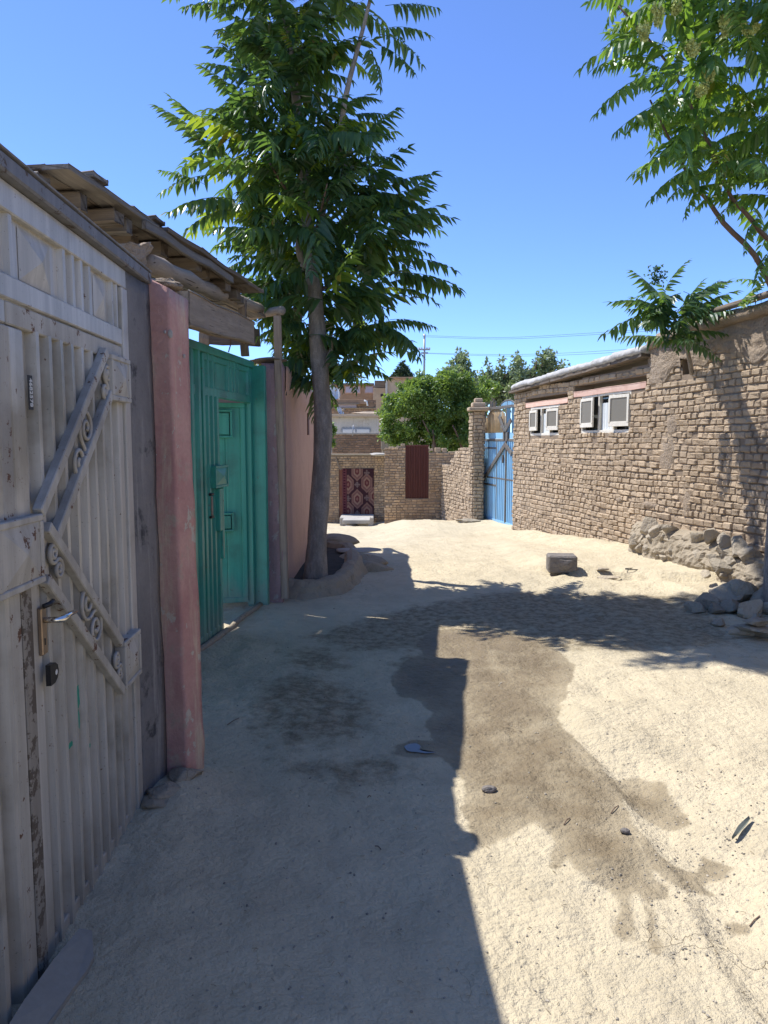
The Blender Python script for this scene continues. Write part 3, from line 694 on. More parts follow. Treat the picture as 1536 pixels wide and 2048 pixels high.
# handle, latch lug, stencilled number, smears of teal paint
hp = bx(lf, 'lock_plate', 'copper_plate', [((0.262, -0.026, 0.955), (0.298, -0.012, 1.10))], g1, 0.003)
m = MB(); tube(m, [(0.275, -0.026, 1.062), (0.277, -0.07, 1.062), (0.285, -0.078, 1.062), (0.33, -0.080, 1.066), (0.395, -0.078, 1.060)], [0.009, 0.009, 0.011, 0.009, 0.007], 10, True, 0, g1); part('lever', m, 'chrome', hp, True)
bx(hp, 'keyhole', 'black_iron', [((0.275, -0.0285, 0.985), (0.280, -0.025, 1.005))], g1, 0.001)
m = MB(); tube(m, [(0.265, -0.03, 1.105), (0.28, -0.045, 1.11), (0.31, -0.042, 1.112)], 0.008, 8, True, 0, g1); part('bolt_knob', m, 'black_iron', lf, True)
m = MB(); lug = [(0.262, 0.862), (0.295, 0.862), (0.315, 0.873), (0.324, 0.892), (0.318, 0.912), (0.30, 0.924), (0.262, 0.926)]
hole = [(0.302 + 0.009 * math.cos(t), 0.893 + 0.009 * math.sin(t)) for t in np.linspace(0, 2 * math.pi, 8)[:-1]]
V = [(x, -0.045, z) for x, z in lug] + [(x, -0.03, z) for x, z in lug]; n = len(lug)
m.add(g1.w(np.array(V)), [tuple(range(n))] + [tuple(range(n, 2 * n))[::-1]] + [(i, i + n, (i + 1) % n + n, (i + 1) % n) for i in range(n)])
lg = part('padlock_lug', m, 'black_iron', lf)
m = MB(); V = [(x, -0.0465, z) for x, z in hole]; m.add(g1.w(np.array(V)), [tuple(range(7))]); part('eyelet', m, 'pale_print', lg)
stk = bx(lf, 'number_sticker', 'black_print', [((0.268, -0.0155, 1.688), (0.297, -0.0135, 1.788))], g1, 0.0005)
cu = bpy.data.curves.new('digits', 'FONT'); cu.body = '4682578'; cu.size = 0.0265; cu.align_x = 'CENTER'; cu.align_y = 'CENTER'; cu.extrude = 0.0004; cu.offset = 0.0006
to = bpy.data.objects.new('digits', cu); dme = bpy.data.meshes.new_from_object(to); bpy.data.objects.remove(to); n = len(dme.vertices); co = np.empty(n * 3); dme.vertices.foreach_get('co', co); co = co.reshape(-1, 3)
Ld = np.stack((0.2825 + co[:, 1], -0.0165 - co[:, 2], 1.738 - co[:, 0] * 0.9), 1)
part('digits', (g1.w(Ld), [tuple(p_.vertices) for p_ in dme.polygons]), 'pale_print', stk)
def patch(name, x0, x1, z0, z1, mat, par, fr, y, seed, fill=0.5):
    rg = np.random.default_rng(seed); n = 22; ang = np.linspace(0, 2 * math.pi, n, endpoint=False)
    r = 0.75 + 0.35 * rg.random(n); V = [((x0 + x1) / 2 + (x1 - x0) / 2 * r[i] * np.sign(math.cos(a)) * abs(math.cos(a)) ** 0.6, y, (z0 + z1) / 2 + (z1 - z0) / 2 * r[i] * np.sign(math.sin(a)) * abs(math.sin(a)) ** 0.6) for i, a in enumerate(ang)]
    part(name, (fr.w(np.array(V)), [tuple(range(n))]), mat, par)
x_, z_ = g1.pl(154, 1400); 
for i, (a, b, dx, dz) in enumerate(((154, 1395, 0.022, 0.05), (156, 1440, 0.012, 0.035), (140, 1490, 0.022, 0.010), (178, 1491, 0.008, 0.008))):
    x_, z_ = g1.pl(a, b, 0.014); patch('paint_smear', x_ - dx, x_ + dx, z_ - dz, z_ + dz, 'teal_smear', lf, g1, -0.0150 - 0.0006 * i, 20 + i)
# lintel over the gate and rendered gate post
lin = thing('lintel', g1.w((0.3, 0, 2.3)), 'dark steel lintel running along the top of the grey gate', 'lintel')
bx(lin, 'channel', 'dark_lintel_paint', [((-1.1, -0.050, 2.302), (1.53, 0.12, 2.350))], g1, 0.006)
bx(lin, 'capping', 'dark_lintel_paint', [((-1.1, -0.056, 2.352), (0.62, 0.13, 2.359)), ((0.625, -0.054, 2.352), (1.53, 0.13, 2.359))], g1, 0.002)
gp_ = thing('gate_post', g1.w((1.37, 0, 0)), 'grey cement gate post stained black, between grey gate and pink pillar', 'post')
m = MB(); loft(m, [g1.w(np.array(a)) for a in ([(1.248, 0.2, -0.1), (1.248, -0.02, -0.1), (1.47, -0.075, -0.1), (1.47, 0.2, -0.1)], [(1.248, 0.2, 1.2), (1.248, -0.015, 1.2), (1.50, -0.055, 1.2), (1.50, 0.2, 1.2)], [(1.248, 0.2, 2.30), (1.248, -0.012, 2.30), (1.535, -0.040, 2.30), (1.535, 0.2, 2.30)])], 30, 0.012, 6)
part('shaft', m, 'grey_render', gp_, True)
# pink pillar
pil = thing('plaster_pillar', (-0.95, 3.42, 0), 'faded pink plaster pillar with flaking paint beside the grey gate', 'pillar')
def P3(x, y, Y): return tuple(P(x, y, Y))
b0 = (-1.02, 3.375, -0.1); b1 = (-0.915, 3.355, -0.1); b2 = (-0.865, 3.475, -0.1); b3 = (-1.30, 3.60, -0.1); b4 = (-1.30, 3.42, -0.1)
def at_z(p, z): return (p[0], p[1], z)
t0 = P3(300, 560, 3.44); t1 = P3(337, 575, 3.42); t2 = P3(375, 600, 3.60); m0 = P3(318, 1000, 3.41); m1 = P3(353, 1000, 3.39); m2 = P3(389, 1000, 3.54)
s0 = P3(336, 1440, 3.39); s1 = P3(371, 1440, 3.365); s2 = P3(407, 1440, 3.49)
b1 = P3(374, 1580, 3.35); b2 = P3(409, 1560, 3.46); b0 = P3(343, 1580, 3.375)
m = MB(); loft(m, [[b0, b1, b2, (-1.35, 3.62, b1[2]), (-1.35, 3.42, b1[2])], [s0, s1, s2, (-1.35, 3.62, s1[2]), (-1.35, 3.42, s1[2])], [m0, m1, m2, (-1.35, 3.64, m1[2]), (-1.35, 3.44, m1[2])], [t0, t1, t2, (-1.4, 3.68, t1[2]), (-1.4, 3.46, t1[2])], [(t0[0] - 0.03, t0[1] + 0.03, t0[2] + 0.035), (t1[0] - 0.06, t1[1] + 0.03, t1[2] + 0.03), (t2[0] - 0.06, t2[1], t2[2] + 0.015), (-1.38, 3.66, t1[2] + 0.03), (-1.38, 3.48, t1[2] + 0.04)]], 40, 0.016, 7)
part('shaft', m, 'pink_plaster', pil, True)
V, F = lump(0.15, 0.12, 0.075, 41, 0.9, 0.3, 10); a = P(262, 512, 3.66); part('mud_cap', (V + a, F), 'straw_mud', pil, True)
V, F = lump(0.12, 0.10, 0.03, 42, 0.9, 0.3); a = (np.array(t0) + np.array(t2)) / 2 + (-0.05, 0.04, 0.03); part('mud_cap', (V + a, F), 'straw_mud', pil, True)
for i, (a, b, r) in enumerate(((341, 667, 0.012), (330, 664, 0.005), (368, 712, 0.007))):
    c = P(a, b, 3.412 if a < 345 else 3.52); V, F = lump(r, 0.004, r * 1.7, 60 + i); part('bare_patch', (V + c, F), 'concrete', pil)
# cement ramp wedge and earth at the foot
wd = gp([(185, 1885), (160, 1890), (110, 1960), (50, 2050), (20, 2100), (60, 2110), (110, 2045), (150, 1985), (176, 1950), (188, 1925)])
m = MB(); n = len(wd); zz = [0.03, 0.045, 0.055, 0.06, 0.06, 0.012, 0.010, 0.008, 0.008, 0.010]; V = [(p_[0], p_[1], 0.012 + zz[i]) for i, p_ in enumerate(wd)] + [(p_[0], p_[1], -0.06) for p_ in wd]
m.add(V, [tuple(range(n))[::-1]] + [(i, (i + 1) % n, (i + 1) % n + n, i + n) for i in range(n)])
o = part('cement_ramp', m, 'smooth_cement'); tag(o, 'smooth grey cement wedge at the foot of the grey gate', 'ramp')
for i, (x, y, r) in enumerate(((372, 1570, 0.06), (335, 1595, 0.055), (312, 1610, 0.05))):
    a = G(x, y); V, F = lump(r * 2.0, r * 1.6, 0.032, 70 + i, 0.6, 0.3, 12); o = part('rubble_lump', (V + (a[0], a[1], tz(a[0], a[1]) + 0.005), F), 'mud_render', None, True)
    tag(o, 'crumbled mud lump at the foot of the pink pillar', 'lump', 'mud lumps at the foot of the pink pillar')

# ---------------------------------------------------------------- green gate
g2 = Fr((-1.428, 5.646), (-1.27, 7.023))
gg = thing('metal_gate', g2.w((0.6, 0, 0)), 'teal green metal gate with its wicket door standing open', 'gate')
bx(gg, 'frame', 'green_paint', [((-1.9, -0.035, 2.275), (1.46, 0.06, 2.335)), ((1.392, -0.015, 0.02), (1.448, 0.05, 2.27))], g2)
bx(gg, 'jamb', 'green_paint', [((1.452, -0.135, -0.02), (1.52, 0.06, 2.30))], g2, 0.006)
bx(gg, 'stile', 'green_paint', [((0.115, -0.022, 0.03), (0.165, 0.03, 2.27)), ((-0.03, -0.006, 0.03), (0.005, 0.03, 2.27)), ((0.006, -0.012, 1.97), (0.11, 0.02, 2.03))], g2)
bx(gg, 'mid_rail', 'green_paint', [((0.167, -0.018, 1.945), (1.39, 0.03, 2.015)), ((-1.85, -0.018, 1.945), (-0.035, 0.03, 2.015))], g2)
m = MB(); pr = [(0.165, 0.0)] + ribs(0.20, 0.42, 2, 0.02, 0.0, 0.5)[1:-1] + [(0.44, 0.0), (0.70, 0.0)] + ribs(0.70, 1.06, 4, 0.02, 0.0, 0.5)[1:-1] + [(1.08, 0), (1.26, 0)] + ribs(1.27, 1.39, 1, 0.02, 0.0)[1:-1] + [(1.39, 0)]
sheet(m, pr, 2.012, 2.28, g2); part('transom_panel', m, 'green_paint', gg)
bx(gg, 'transom_rail', 'green_paint', [((0.167, -0.016, 2.225), (1.39, -0.001, 2.272)), ((0.43, -0.008, 2.03), (0.445, 0.0, 2.22)), ((1.07, -0.008, 2.03), (1.085, 0.0, 2.22))], g2, 0.002)
m = MB(); sheet(m, ribs(0.165, 0.47, 3, 0.03, 0.0, 0.5), 0.03, 1.95, g2); part('fixed_panel', m, 'green_paint', gg)
bx(gg, 'door_stop', 'green_paint', [((0.45, -0.02, 0.03), (0.48, 0.02, 1.944))], g2)
m = MB(); sheet(m, [(-1.85, 0.0)] + ribs(-1.8, 0.10, 13, 0.03, 0.0, 0.5)[1:-1] + [(0.115, 0.0)], 0.03, 2.275, g2); part('leaf', m, 'green_paint', gg)
bp = MB(); x0, x1, z0, z1 = 0.235, 0.545, 1.215, 1.395
for a, b in (((x0, -0.07, z0), (x1, -0.02, z0 + 0.022)), ((x0, -0.07, z1 - 0.022), (x1, -0.02, z1)), ((x0, -0.07, z0 + 0.022), (x0 + 0.022, -0.02, z1 - 0.022)), ((x1 - 0.022, -0.07, z0 + 0.022), (x1, -0.02, z1 - 0.022))): box(bp, a, b, 0.003, g2)
pyramid(bp, x0 + 0.02, x1 - 0.02, z0 + 0.02, z1 - 0.02, -0.062, 0.02, g2); part('lock_box', bp, 'green_paint', gg)
bx(gg, 'pull_handle', 'green_paint', [((0.335, -0.062, 0.86), (0.40, -0.022, 1.21)), ((0.43, -0.05, 0.62), (0.475, -0.022, 1.21))], g2, 0.006)
for z in (1.16, 0.98): bx(gg, 'bolt_clip', 'black_iron', [((0.19, -0.045, z), (0.25, -0.02, z + 0.02))], g2)
bx(gg, 'bolt_rod', 'tan_wood', [((0.205, -0.042, 1.0), (0.235, -0.03, 1.155))], g2)
bx(gg, 'bottom_rail', 'green_paint', [((-1.85, -0.02, -0.06), (0.115, 0.03, 0.075)), ((0.115, -0.024, -0.06), (0.48, 0.03, 0.07))], g2)
# wicket door: hinged at the far jamb, swung inward
hx = 1.375; A = R(66); wd0 = g2.w(np.array((hx, 0.04, 0.0))); dirl = np.array((-math.cos(A), math.sin(A), 0)); far = g2.w(np.array((hx, 0.04, 0)) + dirl * 0.86)
g3 = Fr((far[0], far[1]), (wd0[0], wd0[1]))
door = MB(); sheet(door, [(0.0, 0.0)] + ribs(0.06, 0.80, 3, -0.015, 0.0, 0.07)[1:-1] + [(0.86, 0.0)], 0.06, 1.93, g3); dr = part('wicket_door', door, 'green_paint', gg)
bx(dr, 'frame', 'green_paint', [((0, -0.02, 1.90), (0.86, 0.015, 1.945)), ((0, -0.018, 0.05), (0.86, 0.015, 0.10)), ((0.815, -0.02, 0.10), (0.86, 0.015, 1.90)), ((0, -0.02, 0.10), (0.045, 0.015, 1.90))], g3)
def dbox(z0, z1, x0=0.27, x1=0.74):
    mb = MB()
    for a, b in (((x0, -0.05, z0), (x1, -0.005, z0 + 0.02)), ((x0, -0.05, z1 - 0.02), (x1, -0.005, z1)), ((x0, -0.05, z0 + 0.02), (x0 + 0.02, -0.005, z1 - 0.02)), ((x1 - 0.02, -0.05, z0 + 0.02), (x1, -0.005, z1 - 0.02)), ((x0 + 0.03, -0.042, z0 + 0.03), (x1 - 0.03, -0.015, z1 - 0.03))): box(mb, a, b, 0.003, g3)
    for s in (1, -1):
        zc = z1 - 0.02 if s > 0 else z0 + 0.02
        bar(mb, (x0, -0.03, zc), (x0 - 0.16, -0.03, zc - s * 0.12), 0.025, 0.03, 0.003, (0, -1, 0), g3)
    part('door_plate', mb, 'green_paint', dr)
dbox(1.62, 1.88); dbox(0.74, 0.92)
psg = Fr((-3.6, 7.62), (-1.34, 7.30)); m = MB(); box(m, (0, 0.0, -0.2), (psg.L, 0.2, 2.26), 0.02, psg); o = part('sun_block_wall', m, 'dusty_pink_plaster'); tag(o, 'plastered wall added behind the open green wicket door to block sun', 'wall')  # added wall that keeps sun off the ground behind the wicket
# kerb strip under the gate
m = MB(); kp = [g2.w(np.array((x, -0.05 - 0.012 * math.sin(x * 5), 0.0))) for x in np.linspace(-1.9, 1.45, 16)]; tube(m, [(p_[0], p_[1], tz(p_[0], p_[1]) + 0.008) for p_ in kp], 0.028, 7, True, 0.2)
o = part('threshold', m, 'mud_render', None, True); tag(o, 'raised mud threshold strip under the green gate', 'threshold')

# ---------------------------------------------------------------- planks, beams and roof above the green gate
rf = thing('plank_roof', (-1.9, 5.2, 2.9), 'ragged weathered plank roof jutting above the green gate', 'roof')
ZR = 2.765; r0 = G(134, 344, ZR); r2 = G(514, 592, ZR)
ea = np.array((r0[0], r0[1])); eb = np.array((r2[0] + 0.01, r2[1])); ed = (eb - ea) / np.linalg.norm(eb - ea); inn = np.array((-ed[1], ed[0])); EL = np.linalg.norm(eb - ea)
def rp(s, d, z): q_ = ea + ed * s + inn * d; return np.array((q_[0], q_[1], z))
nj = 13
for i in range(nj):
    s = 0.06 + (EL - 0.1) * i / (nj - 1) + random.uniform(-0.04, 0.04); d0 = random.uniform(0.02, 0.16)
    beam_obj('rafter', rp(s, d0 * 1.6, ZR - 0.03), rp(s + random.uniform(-0.05, 0.05), 1.9, ZR - 0.045), random.uniform(0.07, 0.13), random.uniform(0.06, 0.09), 'old_wood' if i % 3 else 'grey_wood', rf, 0.008, warp=0.006)
d = -0.03; k = 0
while d < 1.9:
    w_ = random.uniform(0.13, 0.22); parts_ = [0, random.uniform(1.2, 2.2), EL] if k % 2 else [0, random.uniform(0.6, 1.2), random.uniform(2.2, 2.8), EL]
    if d > 0.18: parts_[-1] = EL + 1.15  # inner planks lengthened past the roof end to block sun on the lane
    for a, b in zip(parts_[:-1], parts_[1:]):
        j = random.uniform(-0.05, 0.05) if d < 0.1 else 0
        beam_obj('plank', rp(a + 0.004, d + w_ / 2 + j * 0.4, ZR + 0.027 + random.uniform(0, 0.008)), rp(b - 0.004, d + w_ / 2 + j, ZR + 0.027 + random.uniform(0, 0.008)), w_ - 0.006, 0.028, random.choice(('old_wood', 'grey_wood')), rf, 0.004, warp=0.004)
    d += w_; k += 1
s = 0.22
while s < EL - 0.05:       # short ragged boards laid across on top
    w_ = random.uniform(0.14, 0.34); h = random.uniform(0.012, 0.03); ov = random.uniform(-0.02, 0.06)
    beam_obj('plank', rp(s + w_ / 2, ov, ZR + 0.051 + h / 2), rp(s + w_ / 2 + random.uniform(-0.05, 0.05), 0.95, ZR + 0.057 + h / 2), w_ - 0.008, h, random.choice(('old_wood', 'grey_wood', 'old_wood')), rf, 0.006, warp=0.01)
    s += w_
beam_obj('fascia', rp(0.75, 0.0, ZR - 0.013), rp(2.15, -0.01, ZR - 0.009), 0.03, 0.05, 'grey_wood', rf, 0.004)
lg_pts = smooth_path([P(300, 528, 3.75), P(380, 563, 4.7), P(440, 590, 5.8), P(518, 618, 7.25)], 14)
o = log_obj('roof_log', lg_pts, np.linspace(0.05, 0.055, 14) * (1 + 0.12 * np.sin(np.arange(14) * 1.9)), 'tan_wood'); tag(o, 'rough round log carrying the plank roof above the green gate', 'log')
a = P(366, 617, 4.05); b = P(501, 665, 6.35); o = beam_obj('wooden_beam', a, b, 0.07, 0.195, 'tan_wood', None, 0.01, warp=0.006); tag(o, 'thick cracked wooden beam reaching from pink pillar over the green gate', 'beam')
a = P(484, 600, 6.45); b = P(491, 712, 6.45); o = beam_obj('wooden_prop', b, a, 0.06, 0.065, 'old_wood', None, 0.006, up=(1, 0, 0)); tag(o, 'short upright wooden prop standing on the far end of the green gate', 'prop')
a = P(405, 670, 7.9); b = P(520, 675, 8.3); o = beam_obj('board', a, b, 0.03, 0.19, 'grey_wood', None, 0.004); tag(o, 'wide grey board seen behind the beam above the green gate', 'board')
a = P(405, 702, 7.8); b = P(412, 652, 7.8); o = beam_obj('board', a, b, 0.03, 0.11, 'pale_wood', None, 0.004, up=(1, 0, 0)); tag(o, 'short pale upright board at the end of the wide grey board', 'board')
a = P(556, 622, 7.25); b = P(465, 640, 8.1); o = log_obj('cross_beam', smooth_path([P(563, 621, 7.18), P(520, 628, 7.6), b], 6), [0.044, 0.045, 0.045, 0.045, 0.045, 0.042], 'pale_wood', None, 9, 0.1); tag(o, 'pale rounded cross beam resting on top of the tall wooden pole', 'beam')
a = P(571, 1196, 7.22); b = P(554, 632, 7.22); o = beam_obj('wooden_pole', a, b, 0.066, 0.07, 'pale_wood', None, 0.006, up=(1, 0, 0), warp=0.004); tag(o, 'tall square wooden pole leaning against the dusty pink pillar', 'pole')
m = MB(); tube(m, [P(462, 670, 6.0), P(461, 690, 6.0), P(457, 704, 6.05)], 0.005, 5); o = part('hanging_wire', m, 'twig'); tag(o, 'rusty wire hanging from the cracked wooden beam', 'wire')
# dusty pillar and salmon wall
pl2 = thing('plaster_pillar', (-1.07, 7.4, 0), 'dusty mauve plaster pillar between green gate and wooden pole', 'pillar')
q_ = [P(522, 1212, 7.2), P(566, 1212, 7.2)]; t_ = [P(522, 727, 7.2), P(564, 727, 7.2)]; bk = lambda p_: (p_[0] - 0.02, 7.62, p_[2])
m = MB(); loft(m, [[tuple(q_[0]), tuple(q_[1]), bk(q_[1]), bk(q_[0])], [tuple(t_[0]), tuple(t_[1]), bk(t_[1]), bk(t_[0])]], 26, 0.016, 6); part('shaft', m, 'dusty_pink_plaster', pl2, True)
V, F = lump(0.19, 0.2, 0.035, 5, 0.35, 0.4); part('tile_cap', (V + (t_[0] + t_[1]) / 2 + (-0.03, 0.15, 0.035), F), 'old_wood', pl2)
pw = thing('plaster_wall', (-1.0, 8.6, 0), 'smooth salmon pink plastered wall behind the tree trunk', 'wall')
wf_ = Fr((-1.005, 7.52), (-0.955, 11.2)); m = MB(); nx, nz = 60, 44; xx = np.linspace(0, wf_.L, nx); V = []
zt = lambda x: 2.33 - 0.13 * x / wf_.L + 0.015 * np.sin(x * 6) + 0.008 * np.sin(x * 17)
for x in xx:
    for j in range(nz):
        z = -0.1 + (zt(x) + 0.1) * j / (nz - 1); V.append((x, -0.02 * sst(zt(x) - 0.30, zt(x) - 0.26, z) + 0.012 * fbm(np.array([x * 1.5]), np.array([z * 1.5]))[0], z))
V = np.array(V); F = [tuple(f) for f in grid_faces(nx, nz)[:, ::-1]]; B = V.copy(); B[:, 1] = 0.30
nb = len(V); F2 = [tuple(i + nb for i in f[::-1]) for f in F]
rim = [i * nz + nz - 1 for i in range(nx)]; F3 = [(rim[i], rim[i + 1], rim[i + 1] + nb, rim[i] + nb) for i in range(nx - 1)] + [((nx - 1) * nz + j, (nx - 1) * nz + j + nb, (nx - 1) * nz + j + 1 + nb, (nx - 1) * nz + j + 1) for j in range(nz - 1)]
part('wall', (wf_.w(np.concatenate((V, B))), F + F2 + F3), 'salmon_plaster', pw, True)
x_, z_ = wf_.pl(615, 826); x2_, z2_ = wf_.pl(615, 870); bx(pw, 'slot_window', 'maroon_paint', [((x_ - 0.05, -0.014, z2_), (x_ + 0.06, 0.02, z_))], wf_, 0.003)
for (a, b) in ((571, 785), (577, 784), (604, 800)):
    x_, z_ = wf_.pl(a, b); bx(pw, 'drain_hole', 'dark_inside', [((x_ - 0.02, -0.012, z_ - 0.03), (x_ + 0.02, 0.03, z_ + 0.03))], wf_, 0.004)
o = beam_obj('wooden_post', (-1.10, 9.04, 0.2), (-1.02, 9.04, 3.45), 0.10, 0.10, 'old_wood', None, 0.01, up=(1, 0, 0)); tag(o, 'rough wooden post behind the salmon wall, hidden by the tree', 'post')

tr_ = thing('wooden_trestle', (-1.4, 11.2, 0.5), 'frame of thin poles behind the salmon wall, mostly hidden by leaves', 'trestle')
def caster(x, y, h): a = G(x, y, -0.05); return np.array((a[0] - 0.57 * h, a[1] + 0.30 * h, h - 0.05))
for (x0, y0, h0), (x1, y1, h1), w_ in (((774, 1094, 2.75), (780, 1140, 2.35), 0.10), ((776, 1095, 2.75), (813, 1114, 2.75), 0.06), ((813, 1114, 2.75), (790, 1134, 2.45), 0.05), ((762, 1113, 2.5), (813, 1115, 2.72), 0.03), ((755, 1095, 2.7), (778, 1096, 2.75), 0.03)):
    beam_obj('pole', caster(x0, y0, h0), caster(x1, y1, h1), w_, w_, 'old_wood', tr_, 0.004, warp=0.01)
a = caster(780, 1140, 2.35); beam_obj('pole', a, (a[0], a[1], -0.1), 0.07, 0.07, 'old_wood', tr_, 0.004, up=(1, 0, 0))
# ---------------------------------------------------------------- tree of heaven
def frond_mesh(name, seed, L=1.0, pairs=11, mat=None, droop=0.35, lw=0.27, ll=0.30):
    """compound leaf along +x, drooping leaflets left and right; unit length"""
    rg = np.random.default_rng(seed); V = []; F = []
    def rach(s): return np.array((s, 0.02 * math.sin(3 * s + seed), 0.16 * s - droop * s * s))
    n = 8
    for i in range(n):
        p_ = rach(i / (n - 1)); r = 0.007 * (1 - 0.75 * i / (n - 1))
        for k in range(3): a = 2 * math.pi * k / 3; V.append(p_ + (0, r * math.cos(a), r * math.sin(a)))
    F += [(i * 3 + k, i * 3 + (k + 1) % 3, (i + 1) * 3 + (k + 1) % 3, (i + 1) * 3 + k) for i in range(n - 1) for k in range(3)]
    def leaflet(p_, d_, L_, W_, nrm):
        d_ = d_ / np.linalg.norm(d_); s_ = np.cross(nrm, d_); s_ /= np.linalg.norm(s_); u_ = np.cross(d_, s_); b = len(V)
        curl = -0.10 - 0.12 * rg.random(); fold = 0.30 + 0.25 * rg.random()
        def q(t, w_): return p_ + d_ * L_ * t + u_ * (L_ * curl * t * t + abs(w_) * fold) + s_ * w_
        V.extend([q(0.0, 0), q(0.12, W_ * 0.32), q(0.12, -W_ * 0.32), q(0.33, W_ * 0.5), q(0.30, 0), q(0.33, -W_ * 0.5), q(0.65, W_ * 0.33), q(0.65, 0), q(0.65, -W_ * 0.33), q(1.0, 0)])
        F.extend([(b, b + 4, b + 3, b + 1), (b, b + 2, b + 5, b + 4), (b + 4, b + 7, b + 6, b + 3), (b + 4, b + 5, b + 8, b + 7), (b + 7, b + 9, b + 6), (b + 7, b + 8, b + 9)])
    for i in range(pairs):
        s = 0.16 + 0.80 * i / (pairs - 1); p_ = rach(s); f = math.sin(math.pi * (0.22 + 0.70 * s)) ** 0.7
        for sd in (1, -1):
            if rg.random() < 0.03: continue
            dn = -0.50 - 0.55 * rg.random(); d_ = np.array((0.30 + 0.30 * s + 0.12 * rg.normal(), sd * (0.78 + 0.15 * rg.normal()), dn))
            leaflet(p_ + (0.018 * rg.normal(), 0, 0), d_, ll * f * (0.9 + 0.2 * rg.random()), lw * 0.36 * f, np.array((0.25, sd * 0.35, 0.8)))
    leaflet(rach(0.97), np.array((1, 0.05, -0.5)), ll * 0.55, lw * 0.2, np.array((0.3, 0, 1)))
    return to_mesh(name, V, F, mat, False)
def frond_set(mat, seed, **k): return [frond_mesh('leaf', seed + i, pairs=(10, 11, 12, 9, 11, 12)[i], droop=(0.30, 0.45, 0.22, 0.38, 0.55, 0.34)[i], mat=mat, **k) for i in range(6)]
FS = frond_set(LEAF, 100); FSR = frond_set(LEAF_R, 200); FSY = frond_set(LEAF_YOUNG, 300)
def basis(d, up=(0, 0, 1), roll=0.0):
    x = np.array(d, float); x /= np.linalg.norm(x); y = np.cross(up, x); y /= np.linalg.norm(y) + 1e-9; z = np.cross(x, y)
    M = np.stack((x, y, z), 1); c, s = math.cos(roll), math.sin(roll); return M @ np.array(((1, 0, 0), (0, c, -s), (0, s, c)))
class Leaves:
    def __init__(s, parent): s.p = parent; s.l = []
    def add(s, p_, d_, L, me, roll=0.0, prio=0): s.l.append((np.array(p_, float), basis(d_, roll=roll), L, me, prio))
    def hero(s, a, b, me, roll=0.0, sag=0.17):
        a = np.array(a); b = np.array(b); L = np.linalg.norm(b - a); d_ = (b - a) / L + np.array((0, 0, sag)); s.add(a, d_, L, me, roll, 5)
    def build(s, limit=300):
        def key(t):
            c = t[0] + t[1][:, 0] * t[2] * 0.5; px, py = pix(c); d_ = np.linalg.norm(c - (0, 0, EYE)); inn_ = (-60 < px < 1600) and (-60 < py < 2100); return -(t[2] / d_) * (1 if inn_ else 0.001) * (1 + t[4])
        s.l.sort(key=key); base = root_loc(s.p); cache = {}
        for p_, M, L, me, _ in s.l[:limit]:
            o = bpy.data.objects.new('leaf', me); COL.objects.link(o); o.parent = s.p
            T = Matrix(((M[0][0], M[0][1], M[0][2]), (M[1][0], M[1][1], M[1][2]), (M[2][0], M[2][1], M[2][2])))
            o.rotation_mode = 'QUATERNION'; o.rotation_quaternion = T.to_quaternion(); o.location = tuple(p_ - base); o.scale = (L, L, L)
        rest = s.l[limit:]; byme = {}
        for t in rest: byme.setdefault(t[3].materials[0].name, []).append(t)
        for mn, ts in byme.items():
            Vs = []; idx = []; Ls = []; n = 0
            for p_, M, L, me, _ in ts:
                if me.name not in cache:
                    co = np.empty(len(me.vertices) * 3, np.float32); me.vertices.foreach_get('co', co); li = np.empty(len(me.loops), np.int32); me.loops.foreach_get('vertex_index', li)
                    lt = np.empty(len(me.polygons), np.int32); me.polygons.foreach_get('loop_total', lt); cache[me.name] = (co.reshape(-1, 3), li, lt)
                co, li, lt = cache[me.name]; Vs.append(p_ + (co * L) @ M.T); idx.append(li + n); Ls.append(lt); n += len(co)
            V = np.concatenate(Vs) ; li = np.concatenate(idx); lt = np.concatenate(Ls); me = bpy.data.meshes.new('foliage'); c = V.mean(0); V = V - c
            me.vertices.add(len(V)); me.vertices.foreach_set('co', V.reshape(-1).astype(np.float32)); me.loops.add(len(li)); me.loops.foreach_set('vertex_index', li.astype(np.int32))
            st = np.zeros(len(lt), np.int32); st[1:] = np.cumsum(lt)[:-1]; me.polygons.add(len(lt)); me.polygons.foreach_set('loop_start', st); me.update(calc_edges=True); me.materials.append(ts[0][3].materials[0])
            o = bpy.data.objects.new('foliage', me); COL.objects.link(o); o.parent = s.p; o.location = tuple(c - base); tag(o, kind='stuff')

TY = 8.0
tree = thing('tree', (-0.74, 7.95, 0.1), 'tall tree with long feathery leaves growing from the mud planter', 'tree')
tp = [P(631, 1165, 7.95), P(634, 1080, 7.97), P(642, 960, 8.0), P(646, 850, 8.0), P(640, 740, 8.0), P(631, 610, 8.0), P(622, 510, 8.02), P(612, 400, 8.05), P(600, 260, 8.1), P(580, 110, 8.15), P(566, 0, 8.2)]
tp += [tp[-1] + np.array((-0.05, 0.1, 0.9)), tp[-1] + np.array((-0.1, 0.25, 1.8)), tp[-1] + np.array((-0.02, 0.4, 2.7))]
tpath = smooth_path(tp, 70); tr = np.interp(np.linspace(0, 1, 70), [0, 0.03, 0.12, 0.35, 0.5, 0.6, 0.8, 1], [0.142, 0.118, 0.102, 0.090, 0.068, 0.050, 0.033, 0.012])
m = MB(); tube(m, tpath, tr * (1 + 0.05 * np.sin(np.arange(70) * 0.9)), 16, True, 0.06); part('trunk', m, 'bark', tree, True)
def branch(parent, pts, r0, r1, mat='bark', n=9, name='branch'):
    m = MB(); sp = smooth_path(pts, n); tube(m, sp, np.linspace(r0, r1, n), 7, True, 0.05); part(name, m, mat, parent, True); return sp
LV = Leaves(tree)
